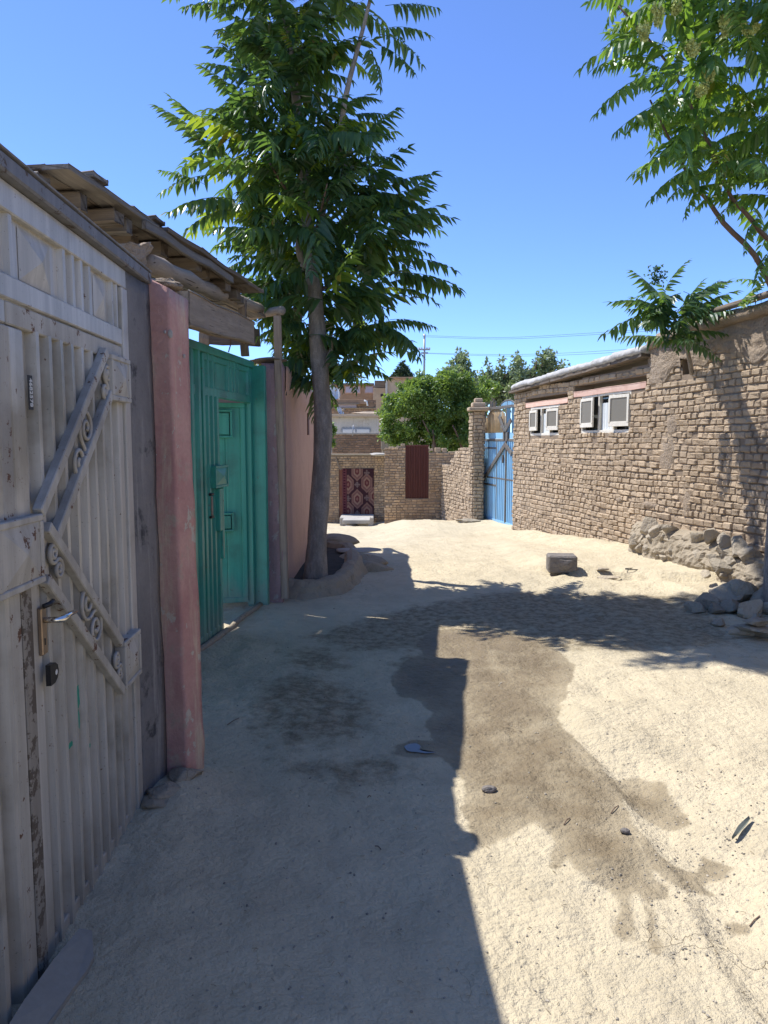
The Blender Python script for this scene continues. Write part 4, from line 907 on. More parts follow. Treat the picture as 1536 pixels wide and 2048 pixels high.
b2 = branch(tree, [P(672, 330, 8.0), P(690, 200, 7.9), P(712, 110, 7.9), P(740, 0, 7.9), P(752, -90, 7.9)], 0.035, 0.012)
branch(tree, [P(612, 540, 8.0), P(598, 500, 7.95), P(600, 470, 7.9)], 0.045, 0.03); branch(tree, [P(652, 730, 7.98), P(662, 700, 7.93), P(664, 668, 7.9)], 0.04, 0.008); branch(tree, [P(640, 450, 8.0), P(650, 400, 8.0), P(690, 330, 8.0)], 0.05, 0.03)
def trunk_at(z):
    i = int(np.argmin(np.abs(tpath[:, 2] - z))); return tpath[i]
rg = np.random.default_rng(11)
def reach(z, side):
    """outer radius of the crown by height"""
    L_ = np.interp(z, [1.9, 2.4, 3.0, 3.6, 4.1, 4.7, 5.2, 5.6, 6.0, 6.8, 7.8, 8.8], [0.35, 0.75, 0.95, 1.1, 1.4, 1.4, 0.95, 0.68, 0.85, 1.8, 2.0, 1.2])
    R_ = np.interp(z, [1.9, 2.4, 3.0, 3.6, 4.1, 4.7, 5.2, 5.6, 6.0, 6.8, 7.8, 8.8], [0.5, 1.0, 1.4, 1.5, 1.4, 1.0, 0.68, 0.66, 1.1, 1.8, 2.0, 1.2])
    return L_ * (1 - side) + R_ * side
ga = 0.0; z = 2.25
while z < 9.2:
    ga += 2.399; a = ga + rg.normal() * 0.2; side = 0.5 + 0.5 * math.cos(a); rr = reach(z, side); bl = max(0.12, rr - 0.62 + rg.normal() * 0.06); c = trunk_at(z - 0.15)
    dx, dy = math.cos(a), math.sin(a); tip = c + np.array((dx * bl, dy * bl * 0.9, 0.28 * bl + 0.15))
    if rg.random() < 0.2 and bl > 0.25:
        branch(tree, [c, c + np.array((dx * bl * 0.5, dy * bl * 0.45, 0.05 + 0.1 * bl)), tip], 0.016 + 0.01 * bl, 0.006, 'twig', 6)
    nf = 9 if z < 6.2 else 10
    for k in range(nf):
        aa = a + (k - nf / 2) * 0.62 + rg.normal() * 0.25; el = rg.normal(0.05, 0.38) + (0.25 if k % 3 == 0 else 0); t = 0.45 + 0.55 * rg.random(); p_ = c + (tip - c) * t
        L = rg.uniform(0.55, 0.85) * (0.85 if z < 2.6 else 1)
        mid = p_ + np.array((math.cos(aa), math.sin(aa), 0.0)) * L * 0.5; mx, my = pix(mid); tx_, ty_ = pix(trunk_at(mid[2]))
        if mid[1] < c[1] + 0.1 and 470 < my < 800 and abs(mx - tx_) < 48: continue
        LV.add(p_, (math.cos(aa) * math.cos(el), math.sin(aa) * math.cos(el), math.sin(el) + 0.05), L, (FSY if rg.random() < 0.09 else FS)[rg.integers(6)], rg.normal() * 0.25)
    z += 0.07 if z < 4.6 else (0.17 if z < 6.3 else 0.085)
# boughs whose outline shows against the sky
H = [((425, 300), (312, 212), 7.9), ((430, 300), (360, 185), 7.95), ((410, 370), (320, 352), 7.8), ((430, 350), (322, 385), 7.75), ((470, 420), (358, 452), 7.7), ((450, 410), (375, 425), 7.8), ((510, 500), (432, 500), 7.8), ((500, 520), (440, 545), 7.9),
     ((505, 215), (395, 140), 7.9), ((500, 240), (440, 215), 7.8), ((520, 180), (460, 100), 7.9), ((495, 15), (370, 20), 8.1), ((500, 0), (440, 30), 8.0), ((520, 20), (485, 110), 7.9), ((770, 10), (872, 35), 7.9), ((760, 60), (858, 68), 7.9),
     ((760, 70), (855, 120), 7.8), ((750, 90), (830, 148), 7.75), ((735, 90), (760, 172), 7.7), ((700, 200), (760, 195), 7.8), ((700, 230), (780, 245), 7.8), ((700, 270), (785, 275), 7.7), ((720, 320), (805, 315), 7.8), ((770, 380), (862, 350), 7.9),
     ((770, 400), (865, 378), 7.8), ((780, 440), (905, 430), 7.8), ((770, 480), (850, 500), 7.7), ((800, 520), (912, 542), 7.8), ((790, 580), (876, 592), 7.8), ((770, 570), (850, 560), 7.9), ((780, 640), (868, 660), 7.8), ((760, 650), (845, 700), 7.7),
     ((750, 640), (830, 725), 7.8), ((700, 690), (755, 745), 7.7), ((690, 660), (765, 690), 7.8), ((690, 700), (712, 778), 7.7), ((660, 690), (690, 775), 7.75), ((560, 640), (575, 740), 8.3), ((600, 680), (590, 755), 8.4), ((500, 600), (440, 610), 8.4), ((520, 590), (480, 660), 8.5)]
for i, (a, b, Yd) in enumerate(H): LV.hero(P(*a, Yd + 0.15), P(*b, Yd), FS[i % 6], rg.normal() * 0.2, 0.2)
for a, b, Yd in (((600, 330), (586, 230), 7.4), ((640, 320), (680, 235), 7.4), ((620, 340), (660, 330), 7.35), ((545, 330), (490, 335), 7.4), ((600, 400), (545, 440), 7.35), ((590, 90), (600, 30), 7.6), ((590, 100), (560, 60), 7.6), ((440, 620), (420, 600), 8.3)):
    LV.hero(P(*a, Yd + 0.2), P(*b, Yd), FSY[rg.integers(6)], 0, 0.35)
LV.build(300)

# planter round the tree
plt = thing('mud_planter', (-0.7, 7.9, 0), 'low rounded mud planter wall around the tree trunk', 'planter')
ring = [G(575, 1190), G(610, 1192), G(650, 1188), G(688, 1172), G(712, 1142), G(704, 1112), G(676, 1092, 0.1), G(640, 1085, 0.1)]
rp_ = smooth_path([(p_[0], p_[1], 0.04) for p_ in ring], 90); T_ = np.gradient(rp_, axis=0); T_ /= np.linalg.norm(T_, axis=1)[:, None]; N_ = np.stack((T_[:, 1], -T_[:, 0], 0 * T_[:, 0]), 1); V = []
prof = [(0.17, -0.10), (0.14, -0.02), (0.09, 0.05), (0.06, 0.11), (0.02, 0.15), (-0.05, 0.165), (-0.11, 0.145), (-0.15, 0.09), (-0.16, 0.03)]
for k in range(len(rp_)):
    for (d_, z) in prof: V.append(rp_[k] + N_[k] * d_ + (0, 0, z - 0.04))
V = np.array(V); V += 0.035 * np.stack([noise3(V + k, 6) for k in range(3)], 1) + 0.02 * np.stack([noise3(V + k, 19) for k in range(3)], 1); V += 0.016 * np.stack([noise3(V + k, 33) for k in range(3)], 1); part('kerb', (V, grid_faces(len(rp_), len(prof))), 'mud_render', plt, False)
c = rp_.mean(0); poly = np.vstack((rp_, [(-1.0, 9.3, 0.04), (-1.0, 7.5, 0.04)])); V = [(c[0], c[1], 0.10)] + [(p_[0], p_[1], 0.085) for p_ in poly]; n = len(poly); part('soil', (V, [(0, 1 + i, 1 + (i + 1) % n) for i in range(n)]), 'soil', plt)
stp = thing('earth_step', (-0.2, 8.9, 0), 'crumbling earth step heaped against the planter', 'step')
for i, (x, y, rx, ry, rz, zz) in enumerate(((715, 1128, 0.42, 0.34, 0.11, 0.02), (745, 1136, 0.25, 0.2, 0.10, 0.0), (672, 1098, 0.4, 0.3, 0.10, 0.12))):
    a = G(x, y); V, F = lump(rx, ry, rz, 80 + i, 0.45, 0.5, 5); part('mound', (V + (a[0], a[1], zz), F), 'mud_render', stp, True)
a = G(716, 1104, 0.1); V, F = lump(0.33, 0.22, 0.03, 85, 0.15, 0.2, 4); o = part('flat_stone', (V + (a[0], a[1], 0.125), F), 'concrete', None, True); tag(o, 'flat round stone slab lying on the earth step', 'stone')

# ---------------------------------------------------------------- mud brick house on the right
wl = Fr((2.58, 14.75), (4.45, 4.95)); WL = wl.L
house = thing('brick_house', wl.w((3.0, 0.3, -0.2)), 'mud brick house with two small white windows and a rendered roof edge', 'house')
def wrect(x0, y0, x1, y1, off=0.0):
    xa, za = wl.pl(x0, y0, off); xb, zb = wl.pl(x1, y1, off); return xa, xb, zb, za
# windows measured on the wall face
wa = (wl.pl(1061, 840)[0], wl.pl(1119, 840)[0], wl.pl(1090, 871)[1], wl.pl(1090, 812)[1]); wb = (wl.pl(1163, 840)[0], wl.pl(1261, 840)[0], wl.pl(1210, 866)[1], wl.pl(1210, 785)[1])
la = (wl.pl(1052, 830)[0], wl.pl(1136, 830)[0], wa[3], wa[3] + 0.17); lb = (wl.pl(1148, 830)[0], wl.pl(1292, 830)[0], wb[3] - 0.02, wb[3] + 0.16)
na = wl.pl(1365, 750); nb_ = wl.pl(1387, 716); niche = (na[0], nb_[0], na[1], nb_[1])
def wtop(x): return np.interp(x, [0, 1.0, 4.9, 5.2, WL], [2.50, 2.52, 2.60, 2.74, 2.86])
holes = [wa, wb, (la[0], la[1], la[2], la[3]), (lb[0], lb[1], lb[2], lb[3]), niche]
# core behind the brick skin, with real openings (strips between the holes)
def core(fr, x0, x1, z0, ztop, holes, y0, y1, parent, mat='mortar', name='wall_core'):
    xs_ = sorted({x0, x1, *[h[0] for h in holes], *[h[1] for h in holes]}); m = MB()
    for a, b in zip(xs_[:-1], xs_[1:]):
        if b - a < 1e-4: continue
        cuts = sorted([(h[2], h[3]) for h in holes if h[0] <= a + 1e-6 and h[1] >= b - 1e-6]); z = z0
        top = ztop((a + b) / 2) if callable(ztop) else ztop
        mg = []
        for c_ in cuts:
            if mg and c_[0] <= mg[-1][1] + 1e-6: mg[-1] = (mg[-1][0], max(mg[-1][1], c_[1]))
            else: mg.append(c_)
        for c0, c1 in mg + [(top, top)]:
            if c0 > z + 1e-4:
                V = [(a, y0, z), (b, y0, z), (b, y1, z), (a, y1, z), (a, y0, c0), (b, y0, c0), (b, y1, c0), (a, y1, c0)]
                m.add(fr.w(np.array(V)), [(0, 3, 2, 1), (4, 5, 6, 7), (0, 1, 5, 4), (1, 2, 6, 5), (2, 3, 7, 6), (3, 0, 4, 7)])
            z = max(z, c1)
    return part(name, m, mat, parent)
core(wl, 0.0, WL, -0.6, wtop, holes, 0.0, 0.34, house)
br = lay_bricks(wl, 0.0, WL, -0.42, wtop, 0.079, 0.10, 0.205, [wa, wb, la, lb, niche], 0.010, 0.012, 0.13, 0.018, 3)
place_bricks(house, wl, br, 'mud_brick', 300)
# end wall turning away at the far corner, roof behind
endf = Fr((2.58 + 2.2, 14.75 + 0.42), (2.58, 14.75)); core(endf, 0, endf.L - 0.005, -0.6, 2.5, [], 0.002, 0.3, house)
place_bricks(house, endf, lay_bricks(endf, 0, endf.L, -0.4, 2.5, 0.086, 0.115, 0.235, [], 0.016, 0.012, 0.12, 0.02, 4), 'mud_brick', 0)
m = MB(); V = wl.w(np.array([(-0.05, 0.1, 2.64), (WL, 0.1, 2.98), (WL, 3.2, 2.98), (-0.05, 3.2, 2.64), (-0.05, 0.1, 2.52), (WL, 0.1, 2.86), (WL, 3.2, 2.86), (-0.05, 3.2, 2.52)])); m.add(V, [(0, 1, 2, 3), (7, 6, 5, 4), (0, 4, 5, 1), (1, 5, 6, 2), (2, 6, 7, 3), (3, 7, 4, 0)]); part('roof', m, 'mud_render', house)
# roof edge: lumpy rendered roll with a plank soffit and dentil row under it
def roll(x0, x1, z0f, ov, th, mat, name, seed, amp):
    n = 170; prof = [(0.14, 0.0), (-ov * 0.6, -0.005), (-ov, 0.02), (-ov - 0.01, th * 0.55), (-ov * 0.8, th), (-ov * 0.2, th * 1.15), (0.14, th * 1.12)]
    V = []
    for i, x in enumerate(np.linspace(x0, x1, n)):
        e = sst(0, 0.25, x - x0 + 0.04)
        for (y_, z__) in prof: V.append((x, y_ * (0.5 + 0.5 * e), z0f(x) + z__))
    V = np.array(V); k = len(prof); V[:, 1] += amp * noise3(V + seed, 4.0) * 1.3 + amp * 0.5 * noise3(V + 3, 15); V[:, 2] += amp * 0.5 * noise3(V + 5, 13) + amp * noise3(V + seed + 9, 3.1) + amp * 0.5 * np.round(noise3(V * (1, 0, 0) + seed, 1.2) * 2)
    F = [(i * k + j, i * k + j + 1, (i + 1) * k + j + 1, (i + 1) * k + j) for i in range(n - 1) for j in range(k - 1)] + [tuple(range(k))[::-1], tuple((n - 1) * k + j for j in range(k))]
    part(name, (wl.w(V), F), mat, house, True)
XR = wl.pl(1302, 690)[0]
roll(-0.06, XR, lambda x: 2.565 + 0.036 * x, 0.15, 0.105, 'roof_render', 'roof_edge', 3, 0.05)
roll(XR - 0.02, WL, lambda x: 2.80 + 0.03 * (x - 5), 0.13, 0.12, 'straw_mud', 'roof_edge', 8, 0.05)
x = -0.02
while x < XR - 0.05:
    L = random.uniform(0.7, 1.3); e = min(x + L, XR); pa = wl.w(np.array((x, -0.055, 2.535 + 0.036 * x))); pb = wl.w(np.array((e - 0.01, -0.055, 2.535 + 0.036 * e))); beam_obj('soffit_plank', pa, pb, 0.15, 0.05, 'old_wood', house, 0.005, warp=0.003); x = e
# rough straw mud over the upper right of the wall
n1, n2 = 130, 40; V = []; xm0, xm1 = XR + 0.05, WL - 0.05
for x in np.linspace(xm0, xm1, n1):
    lo = 2.44 + 0.10 * math.sin(x * 2.2) + 0.06 * math.sin(x * 7) + 0.03 * math.sin(x * 15); hi = 2.84 + 0.03 * (x - 5)
    for t in np.linspace(0, 1, n2): V.append((x, 0, lo + (hi - lo) * t))
V = np.array(V); t = np.tile(np.linspace(0, 1, n2), n1); V[:, 1] = -0.022 - 0.016 * np.minimum(1, t * 5) - 0.022 * (noise3(V, 14) + noise3(V, 40)) * np.minimum(1, t * 6 + 0.2) + 0.02 * (t < 0.01)
Fm = [tuple(f) for f in grid_faces(n1, n2)[:, ::-1]]; cx = V[:, 0].reshape(n1, n2); cz = V[:, 2].reshape(n1, n2)
Fm = [f for f in Fm if not (niche[0] < V[f[0], 0] < niche[1] and niche[2] < V[f[0], 2] < niche[3])]
part('mud_plaster', (wl.w(V), Fm), 'straw_mud', house, True)
# smeared mortar patches on the face
for i, (px_, py_, rx, rz) in enumerate(((1335, 905, 0.2, 0.3), (1345, 850, 0.12, 0.16), (1375, 1010, 0.09, 0.2), (1240, 1000, 0.12, 0.05), (1300, 1010, 0.25, 0.05))):
    x_, z_ = wl.pl(px_, py_); n = 26; V = []; rg2 = np.random.default_rng(i)
    for u in range(n):
        for v in range(n):
            a, b = (u / (n - 1) - 0.5) * 2, (v / (n - 1) - 0.5) * 2; r = math.hypot(a, b); V.append((x_ + a * rx, 0.012 - 0.042 * max(0, 1 - r * r) ** 0.5 if r < 1 else 0.02, z_ + b * rz))
    V = np.array(V); V[:, 1] -= 0.022 * noise3(V + i, 9); part('mortar_smear', (wl.w(V), grid_faces(n, n)[:, ::-1]), 'straw_mud', house, True)
# lintels and windows
for r_ in (la, lb):
    z = r_[2] + 0.047
    pa = wl.w(np.array((r_[0], 0.035, z))); pb = wl.w(np.array((r_[1], 0.035, z + 0.005))); beam_obj('lintel', pa, pb, 0.10, 0.09, 'pink_wood', house, 0.005, warp=0.003)
def window(r, ang, lab):
    x0, x1, z0, z1 = r; W = x1 - x0; H = z1 - z0; t = 0.045
    m = MB()
    for a, b in (((x0, 0.0, z0), (x1, 0.06, z0 + t)), ((x0, 0.0, z1 - t), (x1, 0.06, z1)), ((x0, 0.0, z0 + t), (x0 + t, 0.06, z1 - t)), ((x1 - t, 0.0, z0 + t), (x1, 0.06, z1 - t)), ((x0 + 0.36 * W, 0.002, z0 + t), (x0 + 0.36 * W + t, 0.058, z1 - t)), ((x0 + 0.655 * W, 0.002, z0 + t), (x0 + 0.655 * W + t, 0.058, z1 - t))): box(m, a, b, 0.003, wl)
    wn = part('window', m, 'window_paint', house, label=lab)
    # back board, its dark colour standing in for the unlit room
    bx(wn, 'dark_backing', 'dark_inside', [((x0 + 0.01, 0.30, z0 + 0.01), (x1 - 0.01, 0.32, z1 - 0.01))], wl, 0.001)
    m = MB(); pr = [(x0 + 0.40 * W + 0.26 * W * i / 24, 0.040 + 0.010 * math.sin(i * 1.3)) for i in range(25)]; sheet(m, pr, z0 + t, z1 - 0.25 * H, wl); part('curtain', m, 'curtain', wn, True)
    bx(wn, 'pane', 'window_glass', [((x0 + 0.02, 0.135, z0 + 0.02), (x1 - 0.02, 0.139, z1 - 0.02))], wl, 0.0005)
    for s, (a, b, hinge, an) in enumerate(((x0 + 0.01, x0 + 0.36 * W, 0, ang), (x0 + 0.665 * W, x1 - 0.01, 1, ang * 0.8))):
        sw = b - a; m = MB(); f = 0.046; sz0, sz1 = z0 + 0.09, z1 - 0.06; hx_ = a if hinge == 0 else b
        def tr_(V, hx_=hx_, an=an, hinge=hinge):
            V = np.array(V, float); dx = V[:, 0] - hx_; c_, s_ = math.cos(an), math.sin(an); sg = 1 if hinge == 0 else -1
            return wl.w(np.stack((hx_ + dx * c_ + V[:, 1] * s_ * sg, -0.004 + V[:, 1] * c_ - dx * s_ * sg, V[:, 2]), 1))
        for lo, hi in (((a, -0.024, sz0), (b, 0, sz0 + f * 1.5)), ((a, -0.024, sz1 - f), (b, 0, sz1)), ((a, -0.03, sz0 + f * 1.2), (a + f, 0, sz1 - f)), ((b - f, -0.03, sz0 + f * 1.2), (b, 0, sz1 - f))):
            lo = np.array(lo); hi = np.array(hi); m.add(tr_(bevelled(hi - lo, 0.003) + (lo + hi) / 2), _BF)
        sh = part('sash', m, 'window_paint', wn)
        m = MB(); m.add(tr_([(a + f, -0.015, sz0 + f), (b - f, -0.015, sz0 + f), (b - f, -0.015, sz1 - f), (a + f, -0.015, sz1 - f)]), [(0, 1, 2, 3)]); 
        # inherit level: the screen belongs to the window
        part('insect_screen', m, 'net_screen', wn)
window(wa, 0.10, 'far small window nearest the blue gate'); window(wb, 0.11, 'larger near window under a pink lintel')
# roof timbers poking out at the right edge
for i, (a, b) in enumerate((((1475, 612), 0.5), ((1536, 607), 0.45))):
    x_, z_ = wl.pl(*a); pa = wl.w(np.array((x_ - 0.3, -0.16, z_ - 0.03))); pb = wl.w(np.array((x_ + 1.4, -0.14, z_ + 0.05))); 
    if i == 0: log_obj('roof_pole', smooth_path([pa, (pa + pb) / 2 + (0, 0, -0.02), pb], 8), 0.035, 'old_wood', house)

nw = thing('bounce_wall', (5.2, 0.0, 0), 'plain mud rendered wall added out of view on the right to bounce light', 'wall'); nwf = Fr((4.47, 4.9), (6.0, -14.0)); m = MB(); box(m, (0, 0, -0.4), (nwf.L, 0.35, 3.0), 0.03, nwf); part('wall', m, 'mud_render', nw)  # unseen wall put in so its sunlit face warms the shaded gates
# stone plinth against the house
plin = thing('stone_plinth', wl.w((5.2, -0.2, 0)), 'mud covered stone plinth bulging from the foot of the brick house', 'plinth')
x0_, _ = wl.pl(1275, 1080); x1_, _ = wl.pl(1520, 1100); n1, n2 = 90, 26; V = []
for x in np.linspace(x0_, x1_ + 0.6, n1):
    u = (x - x0_) / (x1_ - x0_); h = 0.50 * sst(0, 0.08, u) * (1 - 0.25 * sst(0.5, 1.3, u)) + 0.02; dp = 0.27 * sst(0, 0.10, u) + 0.04
    for t in np.linspace(0, 1, n2):
        a = t * math.pi / 2 * 1.05; V.append((x, -dp * min(1, math.cos(a) ** 0.45 if a < math.pi / 2 else 0), -0.12 + (h + 0.12) * math.sin(min(a, math.pi / 2)) ** 0.8))
V = np.array(V); V[:, 1] -= 0.10 * noise3(V, 3.2) + 0.07 * noise3(V + 4, 9) + 0.045 * noise3(V + 2, 24); V[:, 2] += 0.06 * noise3(V + 8, 4)
part('mud_face', (wl.w(V), grid_faces(n1, n2)), 'mud_render', plin, False)
rg = np.random.default_rng(21)
for i, (px_, py_, s) in enumerate(((1290, 1062, 0.13), (1312, 1060, 0.11), (1272, 1085, 0.09), (1300, 1090, 0.15), (1318, 1095, 0.12), (1270, 1115, 0.10), (1290, 1122, 0.12), (1315, 1120, 0.11), (1335, 1060, 0.08), (1385, 1075, 0.10), (1415, 1070, 0.10), (1440, 1082, 0.11), (1345, 1100, 0.07), (1395, 1108, 0.09), (1470, 1100, 0.13), (1460, 1130, 0.12), (1430, 1120, 0.10), (1282, 1075, 0.10), (1305, 1075, 0.09), (1280, 1100, 0.10), (1325, 1075, 0.09), (1300, 1110, 0.09), (1330, 1115, 0.08), (1268, 1100, 0.07), (1278, 1128, 0.07), (1310, 1135, 0.08), (1490, 1110, 0.12), (1445, 1105, 0.09))):
    x_, z_ = wl.pl(px_, py_, 0.24); V, F = lump(s * rg.uniform(1.0, 1.4), 0.15, s * rg.uniform(1.1, 1.6), 130 + i, 0.10, 0, 15); V = rotz(V, wl.ang); part('stone', (V + wl.w(np.array((x_, -0.19, z_))), F), 'dusty_stone', plin)
# loose rubble pile
rgr = np.random.default_rng(77)
RUB = [(int(x), int(y), float(a), float(a) * 0.7) for x, y, a in zip(rgr.uniform(1400, 1540, 16), rgr.uniform(1150, 1240, 16), rgr.uniform(0.04, 0.075, 16))] + [(1415, 1195, .15, .11), (1450, 1185, .17, .12), (1440, 1160, .16, .10), (1475, 1150, .15, .12), (1500, 1135, .13, .10), (1480, 1185, .16, .13), (1515, 1165, .16, .12), (1530, 1195, .16, .12), (1500, 1210, .15, .10), (1460, 1205, .13, .09), (1395, 1200, .11, .07), (1430, 1205, .10, .07), (1525, 1130, .13, .12), (1545, 1150, .15, .14), (1550, 1180, .17, .13), (1490, 1120, .10, .09), (1560, 1215, .15, .10)]
for i, (px_, py_, s, h) in enumerate(RUB):
    a = G(px_, py_ + 8, 0.06); zz = tz(a[0], a[1]) + h * 0.55 + (0.10 if py_ < 1165 else 0.0); V, F = lump(s * 1.35, s * 0.95, h * 1.15, 160 + i, 0.10, 0.2, 14); V = rotz(V, rg.random() * 6)
    o = part('stone', (V + (a[0], a[1], zz), F), 'stone'); tag(o, 'rough grey stone in the rubble pile at the foot of the brick house', 'stone', 'stones of the rubble pile')
for i, (px_, py_, sx, sz, dz, lab) in enumerate(((1508, 1252, .13, .035, 0.125, 'flat sunlit stone topmost on the small stack near the rubble'), (1512, 1263, .17, .04, 0.06, 'wide flat stone in the middle of the small stack'), (1490, 1285, .11, .05, 0.02, 'squared stone at the bottom of the small stack'), (1545, 1285, .13, .06, 0.03, 'dark stone half outside the picture beside the small stack'))):
    a = G(px_, 1280); V, F = lump(sx * 1.2, sx * 0.9, sz * 1.2, 190 + i, 0.12, 0.1, 12); o = part('stone', (V + (a[0], a[1] + 0.03 * i, tz(a[0], a[1]) + dz + 0.02), F), 'stone'); tag(o, lab, 'stone')
# dark block on the terrace
a = G(1128, 1143, 0.06); zb = tz(a[0], a[1]); m = MB(); V = bevelled((0.335, 0.26, 0.21), 0.018); V = rotz(V, -0.10); V = V + 0.0; m.add(V + (a[0], a[1] + 0.13, zb + 0.10), _BF)
V, F = lump(0.13, 0.03, 0.075, 77, 0.4); m.add(rotz(V, -0.1) + (a[0] + 0.02, a[1], zb + 0.11), F); o = part('stone_block', m, 'dark_stone'); tag(o, 'dark squared stone block standing alone on the sunny terrace', 'stone block')
for px_, py_, s, lab in ((1215, 1146, 0.13, 'flat pale stone lying between the dark block and the plinth'), (1205, 1142, 0.07, 'small chip of stone behind the flat pale stone')):
    a = G(px_, py_, 0.08); V, F = lump(s * 1.2, s * 0.6, 0.02, 300 + px_, 0.3, 0.2); o = part('flat_stone', (V + (a[0], a[1], tz(a[0], a[1]) + 0.012), F), 'stone'); tag(o, lab, 'stone')
a = G(1265, 1139, 0.08); m = MB(); tube(m, [(a[0] + 0.085 * math.cos(t), a[1] + 0.05 * math.sin(t), tz(a[0], a[1]) + 0.012) for t in np.linspace(0, 6.0, 14)], 0.006, 5); o = part('wire_loop', m, 'black_iron', None, True); tag(o, 'thin black wire loop lying on the ground near the plinth', 'wire')

# ---------------------------------------------------------------- blue gate, its brick pillar and the stepped wall
bA = (2.42, 18.0); bB = (2.98, 15.2); g4 = Fr(bA, bB)
bz = -0.30
bgate = thing('metal_gate', g4.w((0.8, 0, bz)), 'light blue ribbed gate with dark diagonal braces and a spiked top', 'gate')
XA = g4.pl(967, 950)[0]; XM = g4.pl(1013, 950)[0]; XE = XM + (XM - XA)
zT = g4.pl(968, 819)[1]; zc0 = g4.pl(990, 865)[1]; zm = g4.pl(990, 880)[1]; zc1 = g4.pl(995, 832)[1]
m = MB(); sheet(m, [(XA, 0.0)] + ribs(XA + 0.04, XM - 0.03, 13, 0.022, 0.0, 0.5)[1:-1] + [(XM, 0.0)], bz + 0.04, zm, g4); lf4 = part('leaf', m, 'blue_paint', bgate)
m = MB(); sheet(m, [(XM, 0.002)] + ribs(XM + 0.03, XE - 0.04, 13, 0.022, 0.002, 0.5)[1:-1] + [(XE, 0.002)], bz + 0.04, zm, g4); part('leaf', m, 'blue_paint', bgate)
bx(bgate, 'transom_sheet', 'blue_paint', [((XA + 0.10, -0.006, zm + 0.03), (XM - 0.10, 0.01, zc0 - 0.01)), ((XM + 0.10, -0.006, zm + 0.03), (XE - 0.1, 0.01, zc0 - 0.01))], g4)
bx(bgate, 'frame', 'dark_iron', [((XA - 0.07, -0.03, bz - 0.05), (XA - 0.005, 0.05, zT)), ((XA, -0.035, zT - 0.03), (XE, 0.05, zT + 0.03)), ((XA, -0.03, zm - 0.03), (XE, 0.04, zm + 0.025)), ((XM - 0.03, -0.032, bz + 0.05), (XM + 0.03, 0.04, zT - 0.03))], g4)
bx(bgate, 'bottom_rail', 'blue_paint', [((XA, -0.028, bz - 0.02), (XE, 0.04, bz + 0.07))], g4)
zr = g4.pl(985, 970)[1]; zr2 = g4.pl(985, 955)[1]; z3 = g4.pl(985, 896)[1]; xw = g4.pl(995, 950)[0]
bx(bgate, 'cross_rail', 'dark_iron', [((XA, -0.026, zr - 0.02), (xw, -0.001, zr + 0.025)), ((XA + 0.3, -0.025, zr2 - 0.015), (XE, -0.001, zr2 + 0.02)), ((XA, -0.026, z3 - 0.02), (xw, -0.001, z3 + 0.02)), ((xw - 0.02, -0.027, bz + 0.07), (xw + 0.02, -0.001, zm - 0.03))], g4)
def brace(p_, q2, y=-0.05):
    m = MB(); a = g4.pl(*p_); b = g4.pl(*q2); bar(m, (a[0], y, a[1]), (b[0], y, b[1]), 0.10, 0.03, 0.004, (0, -1, 0), g4); part('brace', m, 'dark_iron', bgate)
brace((968, 963), (1014, 890)); brace((1014, 888), (1028, 908), -0.052); brace((1002, 832), (1013, 862), -0.045); brace((1014, 862), (1026, 840), -0.047)
for (x, z) in ((XA + 0.06, (zm + zc0) / 2), (XM - 0.10, (zm + zc0) / 2), (XM + 0.10, (zm + zc0) / 2)): bx(bgate, 'side_plate', 'dark_iron', [((x - 0.045, -0.05, z - 0.09), (x + 0.045, -0.001, z + 0.09))], g4)
a = g4.pl(1010, 918); bx(bgate, 'pull_handle', 'dark_iron', [((a[0] - 0.05, -0.06, a[1] - 0.09), (a[0] + 0.0, -0.02, a[1] + 0.09))], g4)
# cane infill in an arch above the leaf
for i, x in enumerate(np.linspace(XA + 0.05, XM - 0.05, 18)):
    u = (x - XA) / (XM - XA) * 2 - 1; top = zc0 + 0.03 + (zT - 0.06 - zc0) * max(0.1, math.sqrt(max(0, 1 - abs(u) ** 3)))
    pa = g4.w(np.array((x, 0.012, zc0 - 0.02))); pb = g4.w(np.array((x + random.uniform(-.008, .008), 0.012, top))); log_obj('cane', [pa, (pa + pb) / 2, pb], 0.016, 'cane', bgate, 6, 0.1)
for i, x in enumerate(np.linspace(XM + 0.05, XE - 0.05, 6)): pa = g4.w(np.array((x, 0.012, zc0 - 0.02))); pb = g4.w(np.array((x, 0.012, zT - 0.03))); beam_obj('upper_slat', pa, pb, 0.08, 0.01, 'blue_paint', bgate, 0.002, up=(0, 1, 0), warp=0)
for x in (XA + 0.05, XA + 0.22, XA + 0.55, XA + 0.80, XM): bx(bgate, 'spike', 'dark_iron', [((x - 0.012, -0.01, zT + 0.03), (x + 0.012, 0.014, zT + 0.16))], g4, 0.01)
m = MB(); tube(m, [(XM + 0.42 * math.cos(t), 0.0, zT + 0.03 + 0.11 * math.sin(t)) for t in np.linspace(math.pi, 0, 15)], 0.016, 6, True, 0, g4); part('arch', m, 'dark_iron', bgate, True)
for x in np.linspace(XM - 0.36, XM + 0.36, 9): bx(bgate, 'arch_slat', 'blue_paint', [((x - 0.03, -0.004, zT + 0.032), (x + 0.03, 0.006, zT + 0.03 + 0.095 * math.sqrt(1 - ((x - XM) / 0.42) ** 2)))], g4, 0.001)
